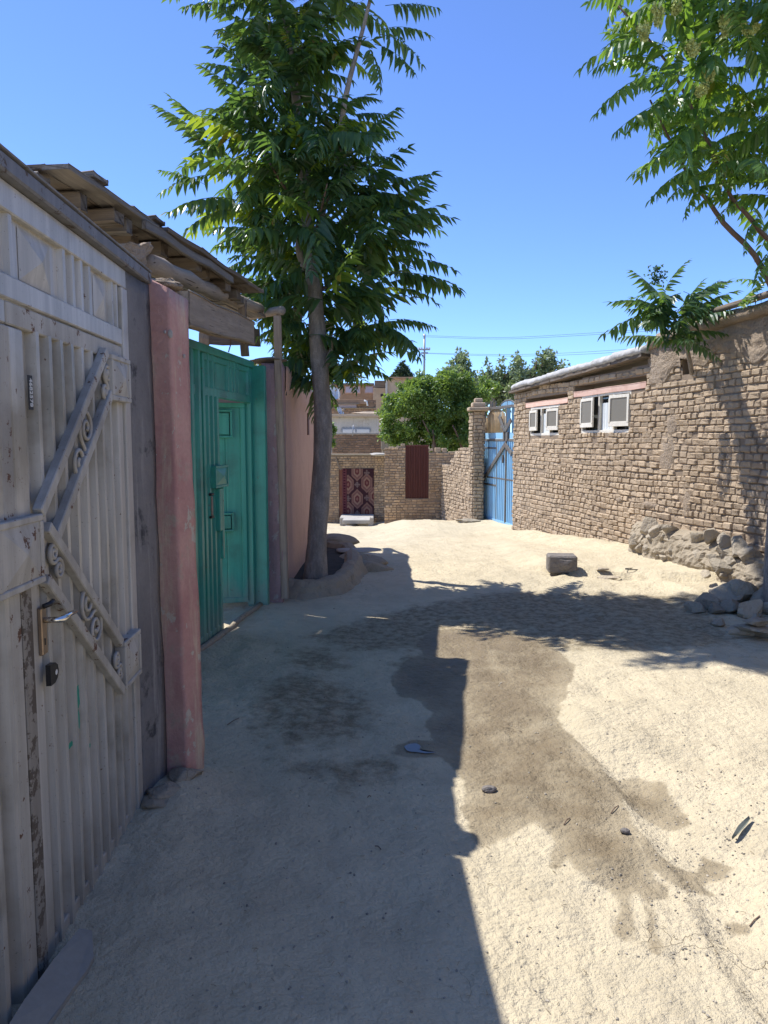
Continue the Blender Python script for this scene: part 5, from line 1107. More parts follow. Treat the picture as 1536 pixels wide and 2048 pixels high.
# pillar with stepped cap
pc = P(958, 1037, 17.55); px0, px1 = P(947, 900, 17.5)[0], P(966, 900, 17.5)[0]; ztp = P(958, 822, 17.5)[2]
bpil = thing('brick_pillar', (px0 + 0.12, 17.6, -0.3), 'tall brick gate pillar with a stepped cap beside the blue gate', 'pillar')
fA = Fr((px0 - 0.08, 17.72), (px0, 17.5)); fB = Fr((px0, 17.5), (px1, 17.5)); fC = Fr((px1, 17.5), (px1 + 0.05, 17.72))
core(fB, 0.002, fB.L - 0.002, -0.6, ztp, [], 0.01, 0.22, bpil, 'mortar', 'pillar_core')
for k, (f, e) in enumerate(((fA, 0), (fB, 0), (fC, 0))): place_bricks(bpil, f, lay_bricks(f, 0.0, f.L, -0.45, ztp, 0.085, 0.10, 0.24, [], 0.014, 0.0, 0.10, 0.02, 30 + k), 'mud_brick', 100)
cx, cy = (px0 + px1) / 2, 17.6
for k, (hw, z0, z1) in enumerate(((0.24, ztp, ztp + 0.09), (0.155, ztp + 0.092, ztp + 0.20), (0.095, ztp + 0.202, ztp + 0.30))):
    m = MB(); box(m, (cx - hw, cy - hw, z0), (cx + hw, cy + hw, z1), 0.02); part('cap', m, 'mud_brick', bpil)
# stepped wall
sA = (1.60, 20.35); sB = (px0 - 0.01, 17.62); sw_ = Fr(sA, sB)
swall = thing('brick_wall', sw_.w((1.4, 0, -0.6)), 'sunlit stepped mud brick wall running up to the gate pillar', 'wall')
z_a = P(885, 930, 20.2)[2]; z_b = sw_.pl(925, 897)[1]; xb1 = sw_.pl(917, 940)[0]; xb0 = sw_.pl(902, 940)[0]
def stop(x): return z_a if x < xb0 else (z_a + 0.20 if x < (xb0 + xb1) / 2 else (z_a + 0.40 if x < xb1 else z_b))
core(sw_, 0, sw_.L, -1.2, stop, [(xb0, xb0, 0, 0), (xb1, xb1, 0, 0), ((xb0 + xb1) / 2, (xb0 + xb1) / 2, 0, 0)], 0.0, 0.25, swall)
place_bricks(swall, sw_, lay_bricks(sw_, 0.0, sw_.L, -1.0, stop, 0.08, 0.11, 0.23, [], 0.014, 0.02, 0.12, 0.022, 35), 'mud_brick', 300)
V, F = lump(0.32, 0.2, 0.05, 350, 0.3, 0.3); a = P(937, 1039, 17.1); o = part('flat_stone', (V + (a[0], a[1], tz(a[0], a[1]) + 0.03), F), 'stone'); tag(o, 'flat stone at the foot of the stepped wall beside the blue gate', 'stone')

# ---------------------------------------------------------------- wall with the maroon door
rY = 20.45; rd = Fr((P(769, 950, rY)[0], rY), (P(884, 950, rY)[0], rY))
rwall = thing('brick_wall', rd.w((0.8, 0, -0.8)), 'shaded brick wall with a maroon corrugated door panel', 'wall')
def rx(x, y): return rd.pl(x, y)
xd0, zd1 = rx(811, 893); xd1, zd0 = rx(857, 997)
def rtop(x):
    p0, p1, p2 = rx(800, 0)[0], rx(812, 0)[0], rx(858, 0)[0]
    return rx(0, 897)[1] if x < p0 else (rx(0, 893)[1] if x < p2 else rx(0, 905)[1])
xe = rx(922, 900)[0]
core(rd, 0, xe, -1.4, rtop, [(xd0, xd1, zd0, zd1 + 0.01)] + [(rx(800, 0)[0],) * 2 + (0, 0), (rx(858, 0)[0],) * 2 + (0, 0)], 0.0, 0.35, rwall)
place_bricks(rwall, rd, lay_bricks(rd, 0, xe, -1.2, rtop, 0.072, 0.10, 0.21, [(xd0, xd1, zd0, zd1 + 0.1)], 0.012, 0.012, 0.12, 0.018, 40), 'fired_brick', 300)
for i, (x, y, wd_) in enumerate(((862, 900, 8), (876, 902, 11), (889, 903, 9), (905, 906, 14), (783, 897, 10), (795, 896, 6), (806, 891, 8))):
    a, b = rx(x, y); m = MB(); box(m, (a - wd_ / 2 / 72, 0.0, b - 0.03), (a + wd_ / 2 / 72, 0.3, b + random.uniform(0.03, 0.10)), 0.01, rd); part('coping_stone', m, 'mud_brick', rwall)
dd = MB(); sheet(dd, ribs(xd0 + 0.01, xd1 - 0.01, 9, 0.025, 0.05, 0.5), zd0, zd1, rd); dm = part('door', dd, 'maroon_paint', rwall); bx(dm, 'door_frame', 'maroon_paint', [((xd0, 0.02, zd0), (xd0 + 0.03, 0.08, zd1)), ((xd1 - 0.03, 0.02, zd0), (xd1, 0.08, zd1)), ((xd0, 0.015, zd1), (xd1, 0.08, zd1 + 0.04))], rd)
# ---------------------------------------------------------------- carpet wall
cY = 24.6; cw = Fr((P(640, 950, cY)[0], cY), (P(772, 950, cY)[0], cY))
cwall = thing('brick_wall', cw.w((1.0, 0, -1.0)), 'brick wall with an arched doorway closed by a patterned carpet', 'wall')
def cxp(x, y): return cw.pl(x, y)
dx0, dz1 = cxp(678, 938); dx1, dz0 = cxp(746, 1033); ctop = cxp(700, 911)[1]
core(cw, 0, cw.L, -1.8, ctop, [(dx0, dx1, -1.8, dz1)], 0.0, 0.4, cwall)
place_bricks(cwall, cw, lay_bricks(cw, 0, cw.L, -1.6, ctop, 0.078, 0.10, 0.21, [(dx0, dx1, -1.8, dz1 + 0.02)], 0.012, 0.008, 0.12, 0.018, 44), 'fired_brick', 300)
m = MB(); box(m, (0, -0.04, ctop), (cw.L, 0.42, ctop + 0.05), 0.01, cw); part('coping', m, 'mud_render', cwall)
bx(cwall, 'door_jamb', 'brown_board', [((dx0 + 0.005, 0.02, -1.6), (dx0 + 0.11, 0.14, dz1 - 0.01))], cw)
m = MB(); bar(m, (cxp(672, 915)[0], -0.05, cxp(672, 915)[1]), (cxp(681, 940)[0], -0.05, cxp(681, 940)[1]), 0.03, 0.06, 0.004, (0, -1, 0), cw); part('stay', m, 'pale_wood', cwall)
# hung carpet
kx0, kz1 = cxp(685, 937); kx1, kz0 = cxp(748, 1037); nu, nv = 90, 130; u = np.linspace(0, 1, nu); v = np.linspace(0, 1, nv); U, Vv = np.meshgrid(u, v, indexing='ij')
PX = kx0 + (kx1 - kx0) * U; PZ = kz0 + (kz1 - kz0) * Vv; PY = -0.045 + 0.02 * np.sin(U * 9) * (1 - 0.4 * Vv); PT = np.stack((PX, PY, PZ), -1).reshape(-1, 3)
xm_, ym_ = U * 62, (1 - Vv) * 94; C = np.zeros((nu, nv, 3)); C[:] = (0.05, 0.022, 0.026)
def hexd(cx_, cy_, rx_, ry_): return np.maximum(np.abs(xm_ - cx_) / rx_, 0.55 * np.abs(xm_ - cx_) / rx_ + np.abs(ym_ - cy_) / ry_ * 0.85)
for cx_, cy_ in ((29, 5), (48, 27), (11, 30), (29, 57), (62, 52), (11, 80), (48, 82)):
    h = hexd(cx_, cy_, 11, 16)
    for lim, col in ((1.0, (0.20, 0.11, 0.085)), (0.82, (0.15, 0.075, 0.065)), (0.62, (0.25, 0.15, 0.11)), (0.40, (0.11, 0.035, 0.035)), (0.18, (0.20, 0.10, 0.08))): C[h < lim] = col
for cx_, cy_ in ((29, 30), (48, 55), (29, 84), (48, 8), (11, 56)):
    st_ = (np.abs(xm_ - cx_) + np.abs(ym_ - cy_) < 6) & ((np.abs(xm_ - cx_) % 3 < 1.3) | (np.abs(ym_ - cy_) % 3 < 1.1)); C[st_] = (0.16, 0.11, 0.10)
bd_ = xm_ < 8; C[bd_] = (0.13, 0.045, 0.05); C[bd_ & (np.abs((ym_ % 5) - 2.5) < 1.2) & (np.abs(xm_ - 4) < 2.2)] = (0.05, 0.012, 0.02); C[(xm_ > 8) & (xm_ < 9)] = (0.03, 0.01, 0.012)
cm = to_mesh('carpet', cw.w(PT), grid_faces(nu, nv)[:, ::-1], 'carpet_weave', True); at = cm.color_attributes.new('print', 'FLOAT_COLOR', 'POINT'); at.data.foreach_set('color', np.concatenate((C.reshape(-1, 3), np.ones((nu * nv, 1))), 1).astype(np.float32).ravel())
cp = bpy.data.objects.new('carpet', cm); COL.objects.link(cp); tag(cp, 'dark red patterned carpet hung as a curtain in the brick doorway', 'carpet')
# slab over the ditch and bits near it
sl_ = thing('concrete_slab', P(713, 1050, 18.5), 'pale concrete slab on a tapering base below the carpet door', 'slab')
a0 = P(685, 1040, 18.3); a1 = P(740, 1040, 18.3); m = MB(); box(m, (a0[0], 18.3, a0[2] - 0.10), (a1[0], 19.1, a0[2]), 0.012); part('top', m, 'concrete', sl_)
q0 = P(693, 1050, 18.36); q1 = P(737, 1050, 18.36); m = MB(); loft(m, [[(q0[0] + 0.22, 18.4, q0[2] - 0.45), (q1[0] - 0.1, 18.4, q0[2] - 0.45), (q1[0] - 0.1, 19.0, q0[2] - 0.45), (q0[0] + 0.22, 19.0, q0[2] - 0.45)], [(q0[0], 18.36, a0[2] - 0.102), (q1[0], 18.36, a0[2] - 0.102), (q1[0], 19.05, a0[2] - 0.102), (q0[0], 19.05, a0[2] - 0.102)]], 6, 0.02, 4); part('base', m, 'mud_render', sl_)
m = MB(); a = P(692, 1057, 18.0); tube(m, [a, a + (0.25, 0.35, 0.0)], 0.07, 10); o = part('drain_pipe', m, 'black_iron', None, True); tag(o, 'dark drain pipe end beside the concrete slab', 'pipe')
m = MB(); a = P(680, 1034, 23.6); b = P(747, 1032, 23.6); box(m, (a[0], 23.4, a[2] - 0.5), (b[0], 24.5, a[2]), 0.02); o = part('door_step', m, 'concrete'); tag(o, 'pale doorstep below the hanging carpet', 'step')

# ---------------------------------------------------------------- town behind
def hbox(parent, name, mat, x0, y0, x1, y1, Yd, dep, bev=0.01, label=None, ex=0.0):
    a = P(x0, y0, Yd); b = P(x1, y1, Yd); m = MB(); box(m, (a[0], Yd, b[2] - ex), (b[0], Yd + dep, a[2]), bev); return part(name, m, mat, parent, label=label)
def wall_bricks(parent, x0, y0, x1, y1, Yd, mat, seed, course=0.09, holes=()):
    f = Fr((P(x0, y0, Yd)[0], Yd), (P(x1, y0, Yd)[0], Yd)); zt_ = f.pl(x0, y0)[1]; zb_ = f.pl(x0, y1)[1]
    core(f, 0, f.L, zb_, zt_, [], 0.0, 0.5, parent); place_bricks(parent, f, lay_bricks(f, 0, f.L, zb_, zt_, course, 0.13, 0.26, holes, 0.016, 0.008, 0.12, 0.02, seed), mat, 300, minpx=9.5); return f
# long shaded brick wall behind the carpet wall
w1 = thing('brick_wall', P(718, 912, 28), 'shaded brick parapet wall behind the carpet doorway', 'wall'); wall_bricks(w1, 664, 869, 763, 935, 28.0, 'brown_brick', 51, 0.085); hbox(w1, 'coping', 'concrete', 662, 865, 765, 869, 27.95, 0.6)
w2 = thing('brick_wall', P(790, 890, 27), 'rough mud wall with a pale corner beside the leafy tree', 'wall'); hbox(w2, 'wall', 'mud_render', 764, 855, 815, 900, 27.0, 0.5, 0.03, ex=1.5); hbox(w2, 'corner', 'mud_render', 762, 853, 780, 900, 26.93, 0.06, 0.02)
V, F = lump(0.2, 0.2, 0.22, 360, 0.3); o = part('stone', (V + P(767, 857, 27.2) + (0, 0.1, 0.06), F), 'concrete', None, True); tag(o, 'white lump standing on the corner of the rough mud wall', 'stone')
V, F = lump(0.32, 0.3, 0.06, 361, 0.3); o = part('flat_stone', (V + P(756, 909, 24.3) + (0, 0.2, 0.0), F), 'concrete', None, True); tag(o, 'pale slab lying on the corner of the carpet wall', 'slab')
h1 = thing('house', P(705, 866, 34), 'low whitewashed house with a wide two-pane window', 'house'); hbox(h1, 'wall', 'white_plaster', 661, 834, 756, 880, 34.0, 4.0, ex=3.0); hbox(h1, 'roof', 'tan_plaster', 655, 828, 760, 833.5, 33.7, 4.5)
wn = hbox(h1, 'window', 'steel_grey', 683, 856, 741, 869, 33.94, 0.08)
for a, b in ((685.5, 710.5), (713.5, 739)): hbox(wn, 'pane', 'dish_white', a, 858.5, b, 868, 33.91, 0.04)
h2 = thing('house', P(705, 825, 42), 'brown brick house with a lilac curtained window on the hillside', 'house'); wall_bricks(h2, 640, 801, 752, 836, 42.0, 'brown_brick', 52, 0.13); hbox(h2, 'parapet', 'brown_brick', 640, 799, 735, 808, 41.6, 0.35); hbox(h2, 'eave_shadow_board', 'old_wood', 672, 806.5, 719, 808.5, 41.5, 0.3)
hbox(h2, 'window', 'lilac_cloth', 676, 808.5, 713, 816, 41.93, 0.06); hbox(h2, 'parapet', 'brown_brick', 736, 803, 747, 815, 41.9, 0.3); hbox(h2, 'ledge', 'mud_render', 640, 815.5, 752, 817, 41.85, 0.2)
h3 = thing('house', P(700, 795, 52), 'brown terraced house with pink window frames under the tree', 'house'); hbox(h3, 'wall', 'brown_brick', 640, 770, 746, 805, 52.0, 5.0, ex=3)
for x0, x1 in ((690, 705), (706, 721), (729, 747)):
    wq = hbox(h3, 'window', 'pink_wood', x0, 771, x1, 787, 51.93, 0.1); hbox(wq, 'pane', 'lilac_cloth', x0 + 1.5, 773, x1 - 1.5, 785, 51.9, 0.05)
hbox(h3, 'roof', 'old_wood', 638, 766, 748, 770, 51.6, 5.5)
h4 = thing('house', P(760, 795, 48), 'small tan hut with a dark hole beside the tan house', 'house'); hbox(h4, 'wall', 'tan_plaster', 747, 776, 773, 815, 48.0, 3.0, ex=3); hb = hbox(h4, 'balcony', 'old_wood', 749, 761, 771, 775.5, 48.1, 2.5); hbox(h4, 'window', 'dark_inside', 761, 788, 768, 793, 47.95, 0.06)
h5 = thing('house', P(805, 780, 46), 'tan plastered house with a blue grey window above the leafy tree', 'house'); hbox(h5, 'wall', 'tan_plaster', 772, 757, 858, 815, 46.0, 6.0, ex=3); hbox(h5, 'roof', 'brown_brick', 770, 754, 862, 757, 45.7, 6.6)
wn = hbox(h5, 'window', 'window_paint', 802, 770, 834, 790, 45.94, 0.1)
for a, b in ((804, 811), (813, 822), (824, 832)): hbox(wn, 'pane', 'window_glass', a, 772, b, 788, 45.91, 0.05)
hbox(h5, 'corner_pilaster', 'white_plaster', 771, 757, 775, 815, 45.9, 0.4)
def dish(x, y, Yd, r, az, lab):
    t = thing('satellite_dish', P(x, y, Yd), lab, 'satellite dish'); c = P(x, y, Yd); m = MB(); V = []; n, k = 6, 18; d_ = np.array((math.cos(az), -abs(math.sin(az)), 0.55)); d_ /= np.linalg.norm(d_); B_ = basis(d_)
    for i in range(n):
        rr = r * i / (n - 1)
        for j in range(k): V.append(c + B_ @ np.array((0.35 * rr * rr / r - 0.02, rr * math.cos(2 * math.pi * j / k), rr * math.sin(2 * math.pi * j / k))))
    F = [(i * k + j, i * k + (j + 1) % k, (i + 1) * k + (j + 1) % k, (i + 1) * k + j) for i in range(n - 1) for j in range(k)]; part('reflector', (V, F), 'dish_white', t, True)
    m = MB(); e = c + B_ @ np.array((r * 0.9, 0, -0.1 * r)); tube(m, [c + B_ @ np.array((0, 0, -r * 0.9)), e], 0.02, 5); part('feed_arm', m, 'steel_grey', t); m = MB(); tube(m, [e - B_[:, 0] * 0.06, e + B_[:, 0] * 0.06], 0.05, 8); part('receiver', m, 'tan_wood', t)
    m = MB(); tube(m, [c - (0, -0.05, r * 1.15), c], 0.03, 6); part('mast', m, 'steel_grey', t)
dish(679, 824, 33.9, 0.24, -0.5, 'white satellite dish on the roof of the whitewashed house'); dish(657, 796, 41.5, 0.26, 2.4, 'white satellite dish half hidden behind the tree trunk'); dish(664, 787, 46, 0.5, 0.9, 'dark looking satellite dish beside the brown terraced house')
V, F = lump(0.9, 0.4, 0.08, 365, 0.5); o = part('roof_rubble', (V + P(738, 827, 34.6), F), 'tan_plaster'); tag(o, 'low heap of rubble on the whitewashed house roof', 'heap')
m = MB(); tube(m, [P(705, 872, 27.6), P(707, 850, 27.6)], 0.02, 6); o = part('metal_rod', m, 'steel_grey', None, True); tag(o, 'thin metal rod standing before the whitewashed house', 'rod')
m = MB(); tube(m, [P(678, 800, 44), P(677.5, 770, 44)], 0.035, 6); o = part('metal_rod', m, 'dish_white', None, True); tag(o, 'pale pipe standing on the brown brick house', 'rod')
m = MB(); tube(m, [P(735, 812, 41), P(733.5, 803, 41), P(728, 801, 41)], 0.05, 6); o = part('roof_spout', m, 'dish_white', None, True); tag(o, 'white downpipe at the corner of the brown brick house', 'pipe')
# utility pole and wires
up = thing('utility_pole', P(848, 780, 60), 'thin utility pole with a crossarm behind the leafy tree', 'utility pole'); a = P(848, 790, 60); b = P(849, 668, 60); m = MB(); tube(m, [a, b], 0.085, 8); part('pole', m, 'steel_grey', up, True)
m = MB(); bar(m, P(837, 699, 59.9), P(860, 699, 59.9), 0.12, 0.12, 0.01); part('crossarm', m, 'steel_grey', up); m = MB(); bar(m, P(842, 706, 59.9), P(856, 706, 59.9), 0.1, 0.12, 0.01); part('crossarm', m, 'steel_grey', up)
for x in (838, 843, 854, 859): m = MB(); tube(m, [P(x, 699, 59.9), P(x, 695, 59.9)], 0.07, 6); part('insulator', m, 'dish_white', up)
for i, (pts) in enumerate((((845, 671), (1000, 675), (1150, 668), (1330, 656), (1560, 640)), ((845, 673.5), (1000, 678), (1150, 671.5), (1330, 660), (1560, 645)), ((852, 706), (1000, 709), (1130, 706), (1290, 696), (1560, 676)), ((852, 707), (1000, 712), (1130, 710), (1290, 701), (1560, 682)))):
    m = MB(); tube(m, smooth_path([P(x, y, 60 - 0.02 * (x - 845)) for x, y in pts], 26), 0.011, 5); o = part('power_line', m, 'cable', None, True); tag(o, ('upper', 'second', 'third', 'lowest')[i] + ' power line running right from the utility pole', 'power line', 'power lines')

# ---------------------------------------------------------------- leafy trees behind the walls
def leaf_cloud(parent, blobs, n, size, mat, seed, name='foliage', asp=0.55, hang=0.3):
    """many small folded leaves spread through uneven clumps"""
    rg = np.random.default_rng(seed); B_ = np.array(blobs, float); wgt = (B_[:, 3] * B_[:, 4] * B_[:, 5]) ** 0.75; pick = rg.choice(len(B_), n, p=wgt / wgt.sum())
    d_ = rg.normal(size=(n, 3)); d_ /= np.linalg.norm(d_, axis=1)[:, None]; r = rg.random(n) ** 0.42; r *= 1 + 0.22 * rg.normal(size=n) * (rg.random(n) < 0.35); C_ = B_[pick, :3] + d_ * r[:, None] * B_[pick, 3:6]
    ax = rg.normal(size=(n, 3)) + d_ * 0.5; ax[:, 2] -= hang; ax /= np.linalg.norm(ax, axis=1)[:, None]; sd = np.cross(ax, rg.normal(size=(n, 3))); sd /= np.linalg.norm(sd, axis=1)[:, None]; up_ = np.cross(ax, sd)
    L = size * rg.uniform(0.6, 1.25, n)[:, None]; W = L * asp / 2
    V = np.stack((C_, C_ + ax * L * 0.45 + sd * W + up_ * W * 0.35, C_ + ax * L, C_ + ax * L * 0.45 - sd * W + up_ * W * 0.35), 1).reshape(-1, 3); i = np.arange(n) * 4
    F = np.concatenate((np.stack((i, i + 1, i + 2), 1), np.stack((i, i + 2, i + 3), 1))); return part(name, (V, F), mat, parent, kind='stuff')
def pblob(x, y, Yd, rpx, dy=0.8, sq=1.0): c = P(x, y, Yd); r = rpx * Yd / FPX; return (c[0], c[1], c[2], r, r * dy, r * sq)
bush = thing('tree', (P(870, 1000, 22)[0], 22.6, -0.8), 'dense bushy green tree rising behind the maroon door wall', 'tree')
rg = np.random.default_rng(5); bl = []
for x, y, r in ((780, 850, 24), (800, 810, 32), (830, 800, 40), (870, 790, 44), (905, 775, 34), (935, 800, 40), (850, 840, 42), (900, 840, 48), (945, 850, 36), (820, 870, 30), (870, 880, 36), (920, 885, 36), (790, 880, 16), (958, 890, 24), (770, 825, 16), (790, 815, 26), (815, 785, 26), (840, 775, 30), (900, 765, 30), (775, 865, 18), (975, 780, 26), (850, 762, 16), (890, 752, 15), (930, 760, 18)):
    bl.append(pblob(x, y, 22.3 + rg.normal() * 0.35, r * 0.78))
    for k in range(4): a = rg.random() * 6.28; bl.append(pblob(x + math.cos(a) * r * 0.85, y + math.sin(a) * r * 0.85, 22.2 + rg.normal() * 0.4, r * rg.uniform(0.2, 0.38)))
leaf_cloud(bush, bl, 30000, 0.11, LEAF_B, 61)
for a, b, r in (((930, 890), (945, 840), 0.03), ((925, 900), (905, 850), 0.04), ((870, 930), (866, 860), 0.06), ((872, 900), (845, 840), 0.035)): branch(bush, [P(*a, 22), P((a[0] + b[0]) / 2 + 2, (a[1] + b[1]) / 2, 21.8), P(*b, 21.7)], r, r * 0.5, 'twig', 5)
m = MB(); tube(m, [(P(870, 1000, 22)[0], 22.6, -1.2), P(868, 900, 22.4), P(870, 840, 22.4)], [0.12, 0.10, 0.06], 8); part('trunk', m, 'bark', bush, True)
def shoot_tree(label, x, Yd, tops, body, n, seed, mat=LEAF_P, size=0.19):
    t = thing('tree', (P(x, 880, Yd)[0], Yd, -1.0), label, 'tree', None); bl = []; rg = np.random.default_rng(seed)
    m = MB(); tube(m, [(P(x, 880, Yd)[0], Yd, -1.5), P(x, 800, Yd), P(x, 760, Yd)], [0.16, 0.12, 0.06], 8); part('trunk', m, 'bark', t, True)
    for tx, ty, w_ in tops:
        for k in range(6): bl.append(pblob(tx + rg.normal() * w_ * 0.3, ty + k * 8.5 + rg.normal() * 2, Yd + rg.normal() * 0.3, w_ * (0.32 + 0.11 * k) * rg.uniform(0.8, 1.2), sq=1.1))
        branch(t, [P(x, 790, Yd), P((x + tx) / 2, (790 + ty) / 2, Yd), P(tx, ty, Yd)], 0.05, 0.01, 'twig', 6)
    for bx_, by_, r in body: bl.append(pblob(bx_, by_, Yd + 0.3, r))
    leaf_cloud(t, bl, n, size, mat, seed)
shoot_tree('pale leafy tree with one tall spike left above the bushy tree', 915, 30, ((918, 702, 18), (930, 706, 13), (902, 730, 15), (880, 742, 13)), ((905, 770, 30), (930, 765, 26), (885, 765, 16)), 3000, 71)
shoot_tree('pale leafy tree in the middle, behind the gate pillar', 985, 32, ((978, 722, 13), (1000, 722, 16), (965, 738, 11), (1022, 735, 15)), ((980, 775, 30), (1010, 775, 30), (1000, 795, 30), (965, 790, 22)), 3200, 72)
shoot_tree('pale leafy tree with two tall crowns behind the brick house roof', 1060, 31, ((1040, 712, 20), (1078, 702, 15), (1098, 698, 18), (1125, 724, 15), (1060, 735, 15)), ((1050, 765, 28), (1090, 755, 28), (1030, 785, 22)), 3600, 73)
con = thing('conifer_tree', (P(805, 790, 70)[0], 70, -1), 'small dark conifer behind the tan house roof', 'tree'); m = MB(); tube(m, [P(805, 800, 70), P(806, 722, 70)], [0.2, 0.03], 7); part('trunk', m, 'bark', con, True)
leaf_cloud(con, [pblob(805 + dx, 725 + k * 5, 70, 3 + k * 1.9, sq=0.5) for k in range(7) for dx in (-1.5 * k, 1.5 * k)], 2600, 0.34, LEAF_C, 66, asp=0.3)
sap = thing('sapling', P(657, 935, 23.5), 'spindly sapling just right of the tree trunk by the carpet wall', 'sapling'); m = MB(); tube(m, [P(655, 935, 23.4), P(662, 900, 23.4), P(656, 860, 23.4)], [0.03, 0.02, 0.01], 6); part('stem', m, 'twig', sap, True)
leaf_cloud(sap, [pblob(657, 852, 23.4, 7), pblob(666, 858, 23.4, 6), pblob(660, 870, 23.4, 6), pblob(664, 885, 23.4, 5), pblob(655, 893, 23.4, 4)], 420, 0.13, LEAF_B, 67)

# ---------------------------------------------------------------- plant on the brick house and right-hand tree
hp_ = thing('tree_seedling', wl.w((niche[0] + 0.1, -0.05, niche[2])), 'dark young plant with feathery leaves rooted in the brick wall niche', 'plant')
x_, z_ = wl.pl(1384, 748, 0.02); s0 = wl.w(np.array((x_, -0.02, z_))); s1 = P(1372, 690, 8.75); s2 = P(1350, 640, 8.55); branch(hp_, [s0, s1, s2, P(1335, 600, 8.5)], 0.028, 0.012, 'bark', 8, 'stem')
LV = Leaves(hp_); rg = np.random.default_rng(9)
for i, (b, Yd) in enumerate((((1215, 682), 8.35), ((1226, 598), 8.4), ((1258, 552), 8.5), ((1368, 518), 8.5), ((1440, 545), 8.4), ((1290, 640), 8.2), ((1262, 600), 8.2), ((1310, 690), 8.3), ((1300, 665), 8.2), ((1410, 690), 8.4), ((1385, 680), 8.2), ((1455, 625), 8.5), ((1475, 590), 8.6), ((1420, 610), 8.3), ((1440, 640), 8.3), ((1350, 700), 8.25), ((1330, 560), 8.7), ((1400, 560), 8.7), ((1450, 575), 8.6), ((1480, 630), 8.7))):
    a = (1335 + rg.normal() * 10, 615 + rg.normal() * 12) if i < 9 else ((1352 + rg.normal() * 8, 640 + rg.normal() * 12)); b = np.array(b); Lp = math.hypot(*(b - a)); a = np.array(a) + (b - a) * max(0, 1 - 125 / Lp) if Lp > 140 else a
    LV.hero(P(*a, Yd + 0.1), P(*b, Yd), FS[i % 6], rg.normal() * 0.25, 0.25)
for k in range(16):
    a = rg.random() * 6.28; el = rg.normal(0.0, 0.35); LV.add(P(1345 + rg.normal() * 14, 630 + rg.normal() * 25, 8.5), (math.cos(a), math.sin(a) - 0.5, math.sin(el)), rg.uniform(0.45, 0.7), FS[k % 6], rg.normal() * 0.3)
m = MB()
for k in range(60): c = P(1310 + rg.normal() * 9, 545 + rg.normal() * 10, 8.5); V, F = lump(0.012, 0.012, 0.012, k, 0.1, 0, 0); 
bud = []
for k in range(70): t = rg.random(); bud.append((*P(1300 + 28 * t + rg.normal() * 5, 562 - 30 * rg.random() ** 1.5 + rg.normal() * 3, 8.5), 0.012, 0.012, 0.012))
leaf_cloud(hp_, bud, 260, 0.03, LEAF, 91, 'flower_spray', 0.8, 0)
LV.build(40)
rt = thing('tree', (3.62, 6.85, 0), 'tall tree at the right edge with blossom sprays and reddish stems', 'tree')
tk = smooth_path([(3.66, 6.86, -0.1), (3.70, 6.95, 1.0), (3.84, 7.15, 2.2), (4.02, 7.2, 3.3), (4.0, 7.2, 4.2), (3.85, 7.2, 5.2), (3.9, 7.3, 6.4)], 30); m = MB(); tube(m, tk, np.linspace(0.085, 0.03, 30), 10, True, 0.06); part('trunk', m, 'bark', rt, True)
branch(rt, [tk[11], P(1545, 580, 7.1), P(1505, 505, 7.0), P(1450, 450, 6.9), P(1415, 400, 6.9), P(1388, 372, 6.85)], 0.032, 0.016, 'twig', 14); branch(rt, [tk[15], P(1540, 480, 7.0), P(1500, 435, 6.9), P(1460, 390, 6.9), P(1440, 330, 6.9)], 0.028, 0.014, 'twig', 12)
branch(rt, [P(1460, 390, 6.9), P(1400, 250, 6.9), P(1330, 120, 6.9), P(1230, 5, 6.9)], 0.018, 0.008, 'twig', 10); branch(rt, [P(1388, 372, 6.85), P(1350, 300, 6.8), P(1300, 200, 6.8)], 0.016, 0.008, 'twig', 8)
LV = Leaves(rt); rg = np.random.default_rng(19)
def leafclear(px_, py_): return px_ > 1190 + 0.5 * max(0, py_ - 230) and py_ < 440
n = 0
while n < 400:
    px_ = rg.uniform(1300, 1760); py_ = rg.uniform(-320, 400); Yd = rg.uniform(6.3, 8.0)
    if py_ > 120 and px_ < 1230 + 0.55 * (py_ - 60): continue
    if py_ > 300 and px_ < 1420: continue
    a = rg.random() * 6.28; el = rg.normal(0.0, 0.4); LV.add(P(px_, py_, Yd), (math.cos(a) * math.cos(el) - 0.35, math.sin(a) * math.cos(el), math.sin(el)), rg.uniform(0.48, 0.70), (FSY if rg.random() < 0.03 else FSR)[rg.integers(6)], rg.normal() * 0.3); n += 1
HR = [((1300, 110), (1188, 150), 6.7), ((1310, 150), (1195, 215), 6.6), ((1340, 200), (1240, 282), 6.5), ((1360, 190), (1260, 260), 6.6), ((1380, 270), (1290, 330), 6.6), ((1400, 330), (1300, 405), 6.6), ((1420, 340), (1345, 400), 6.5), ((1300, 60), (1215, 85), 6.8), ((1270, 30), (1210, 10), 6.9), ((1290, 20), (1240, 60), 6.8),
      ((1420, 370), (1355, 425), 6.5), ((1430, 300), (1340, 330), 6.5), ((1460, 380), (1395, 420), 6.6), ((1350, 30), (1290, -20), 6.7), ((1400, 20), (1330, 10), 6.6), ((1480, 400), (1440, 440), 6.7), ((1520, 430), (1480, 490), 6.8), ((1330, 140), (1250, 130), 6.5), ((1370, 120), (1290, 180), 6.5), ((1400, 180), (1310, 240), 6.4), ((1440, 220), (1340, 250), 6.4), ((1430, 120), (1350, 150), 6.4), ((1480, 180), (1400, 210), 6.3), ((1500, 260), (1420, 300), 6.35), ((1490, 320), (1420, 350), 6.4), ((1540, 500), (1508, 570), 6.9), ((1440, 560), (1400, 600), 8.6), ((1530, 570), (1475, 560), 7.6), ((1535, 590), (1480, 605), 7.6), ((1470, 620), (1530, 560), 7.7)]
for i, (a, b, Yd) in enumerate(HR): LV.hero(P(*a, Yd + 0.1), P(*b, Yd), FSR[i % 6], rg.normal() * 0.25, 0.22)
LV.build(300)
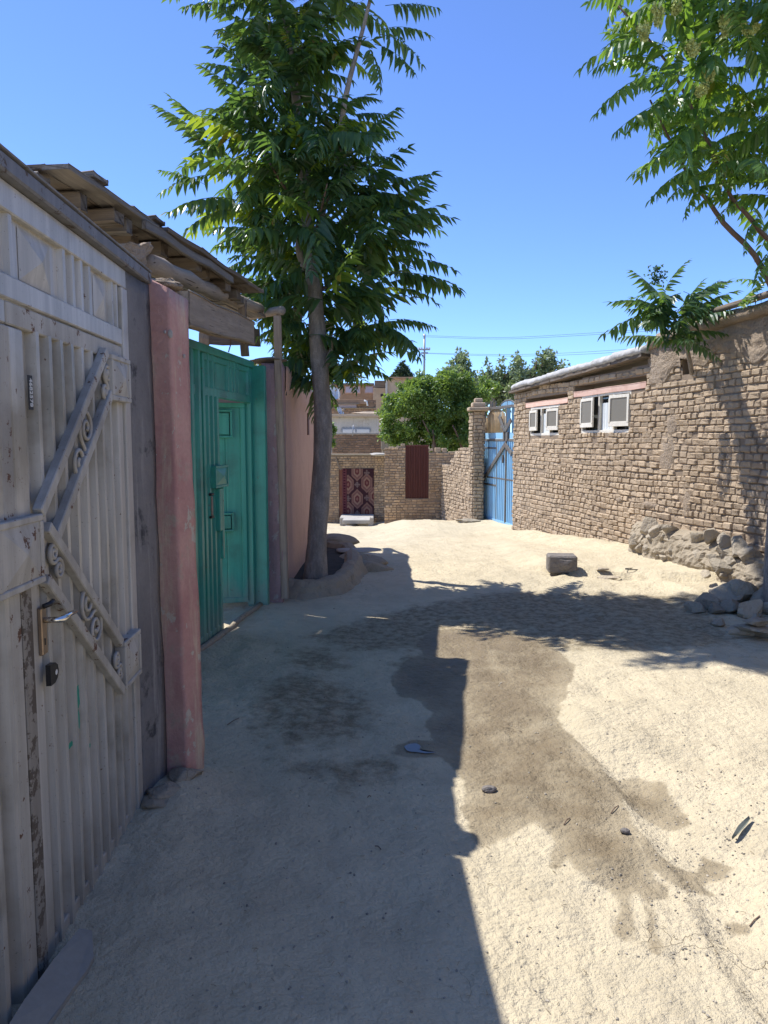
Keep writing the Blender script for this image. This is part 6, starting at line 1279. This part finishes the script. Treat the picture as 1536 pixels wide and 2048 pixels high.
for i, (x, y, w_, h) in enumerate(((1400, 180, 22, 14), (1385, 100, 18, 20), (1315, 40, 10, 28), (1290, 70, 14, 20), (1450, 60, 14, 24), (1420, 150, 8, 20), (1500, 60, 14, 20), (1350, 15, 12, 12))):
    bls = []
    for k in range(5):
        ang = rg.uniform(-0.9, 0.9)
        for t in np.linspace(0.1, 1, 8): bls.append((*P(x + math.sin(ang) * w_ * t * 1.3, y - math.cos(ang) * h * t * 1.4 + 10, 6.35), 0.020, 0.020, 0.016))
    leaf_cloud(rt, bls, 520, 0.026, 'blossom', 200 + i, 'flower_spray', 0.8, 0)

# ---------------------------------------------------------------- small things on the ground
peb = MB(); rg = np.random.default_rng(33); n = 0
shapes = [lump(1, 1, 0.7, s, 0.3, 0.2) for s in range(4)]
while n < 700:
    px_ = rg.uniform(380, 1536); py_ = rg.uniform(1120, 2040); a = G(px_, py_)
    if a[0] > 3.6 or a[0] < -1.1: continue
    if n < 320: px_, py_ = rg.normal(1400, 120), rg.normal(1690, 110); a = G(px_, min(2045, max(1250, py_)))
    r = rg.uniform(0.0015, 0.0045) * (1 + 0.10 * a[1]); V, F = _BS[:8] * 0, None; V = bevelled((r * 2, r * 1.5, r * 1.2), r * 0.4) * rg.uniform(0.7, 1.2, (24, 1)); V = rotz(V, rg.random() * 6); peb.add(V + (a[0], a[1], tz(a[0], a[1]) + r * 0.3), _BF); n += 1
part('gravel', peb, 'pebbles', None, label='loose grit scattered over the packed earth', kind='stuff')
stw = MB(); n = 0
while n < 260:
    a = G(rg.uniform(420, 1536), rg.uniform(1180, 2040))
    if a[0] > 3.3 or a[0] < -0.95: continue
    L = rg.uniform(0.008, 0.022); an = rg.random() * 3.14; z0 = tz(a[0], a[1]) + 0.004; d_ = np.array((math.cos(an), math.sin(an), 0)) * L
    tube(stw, [(a[0], a[1], z0), (a[0] + d_[0] * 0.5, a[1] + d_[1] * 0.5, z0 + 0.002), (a[0] + d_[0], a[1] + d_[1], z0)], 0.0007 + 0.0002 * a[1], 3, False); n += 1
part('straw_litter', stw, 'dry_straw', None, label='bits of straw and twig strewn over the lane', kind='stuff')
a = G(978, 1576); V, F = lump(0.035, 0.024, 0.018, 401, 0.3, 0.2); o = part('stone', (V + (a[0], a[1], tz(a[0], a[1]) + 0.010), F), 'dark_stone'); tag(o, 'small dark stone lying on the wet sunlit earth', 'stone')
a = G(1250, 1660); V, F = lump(0.022, 0.014, 0.012, 402, 0.3, 0.2); o = part('stone', (V + (a[0], a[1], tz(a[0], a[1]) + 0.008), F), 'dark_stone'); tag(o, 'dark pebble at the lower edge of the wet streak', 'stone')
a = G(1465, 1678); b = G(1500, 1645); m = MB(); d_ = (b - a); d_ /= np.linalg.norm(d_); s_ = np.array((-d_[1], d_[0], 0)); V = []; L = np.linalg.norm(b - a)
for t in np.linspace(0, 1, 9):
    c = a + d_ * L * t; w_ = 0.010 * math.sin(math.pi * (0.1 + 0.85 * (1 - t))) + 0.002; z0 = tz(c[0], c[1]) + 0.012
    V += [(c[0] + s_[0] * w_, c[1] + s_[1] * w_, z0 + 0.010), (c[0], c[1], z0), (c[0] - s_[0] * w_, c[1] - s_[1] * w_, z0 + 0.012)]
o = part('dry_leaf', (V, [(i * 3 + k, i * 3 + k + 1, i * 3 + k + 4, i * 3 + k + 3) for i in range(8) for k in range(2)]), 'dry_leaf'); tag(o, 'shrivelled grey leaf lying on the sandy earth at lower right', 'leaf')
for i, (x0, y0, x1, y1) in enumerate(((1140, 1632, 1128, 1645), (1237, 1606, 1222, 1622), (750, 1690, 762, 1697), (1500, 1835, 1520, 1820), (455, 1452, 478, 1440), (735, 1592, 742, 1590))):
    a = G(x0, y0); b = G(x1, y1); m = MB(); tube(m, [(a[0], a[1], tz(a[0], a[1]) + 0.004), ((a[0] + b[0]) / 2, (a[1] + b[1]) / 2 + 0.004, tz(a[0], a[1]) + 0.009), (b[0], b[1], tz(b[0], b[1]) + 0.004)], 0.0022, 5); o = part('twig', m, 'twig'); tag(o, 'thin dry twig lying on the packed earth', 'twig', 'twigs on the lane')
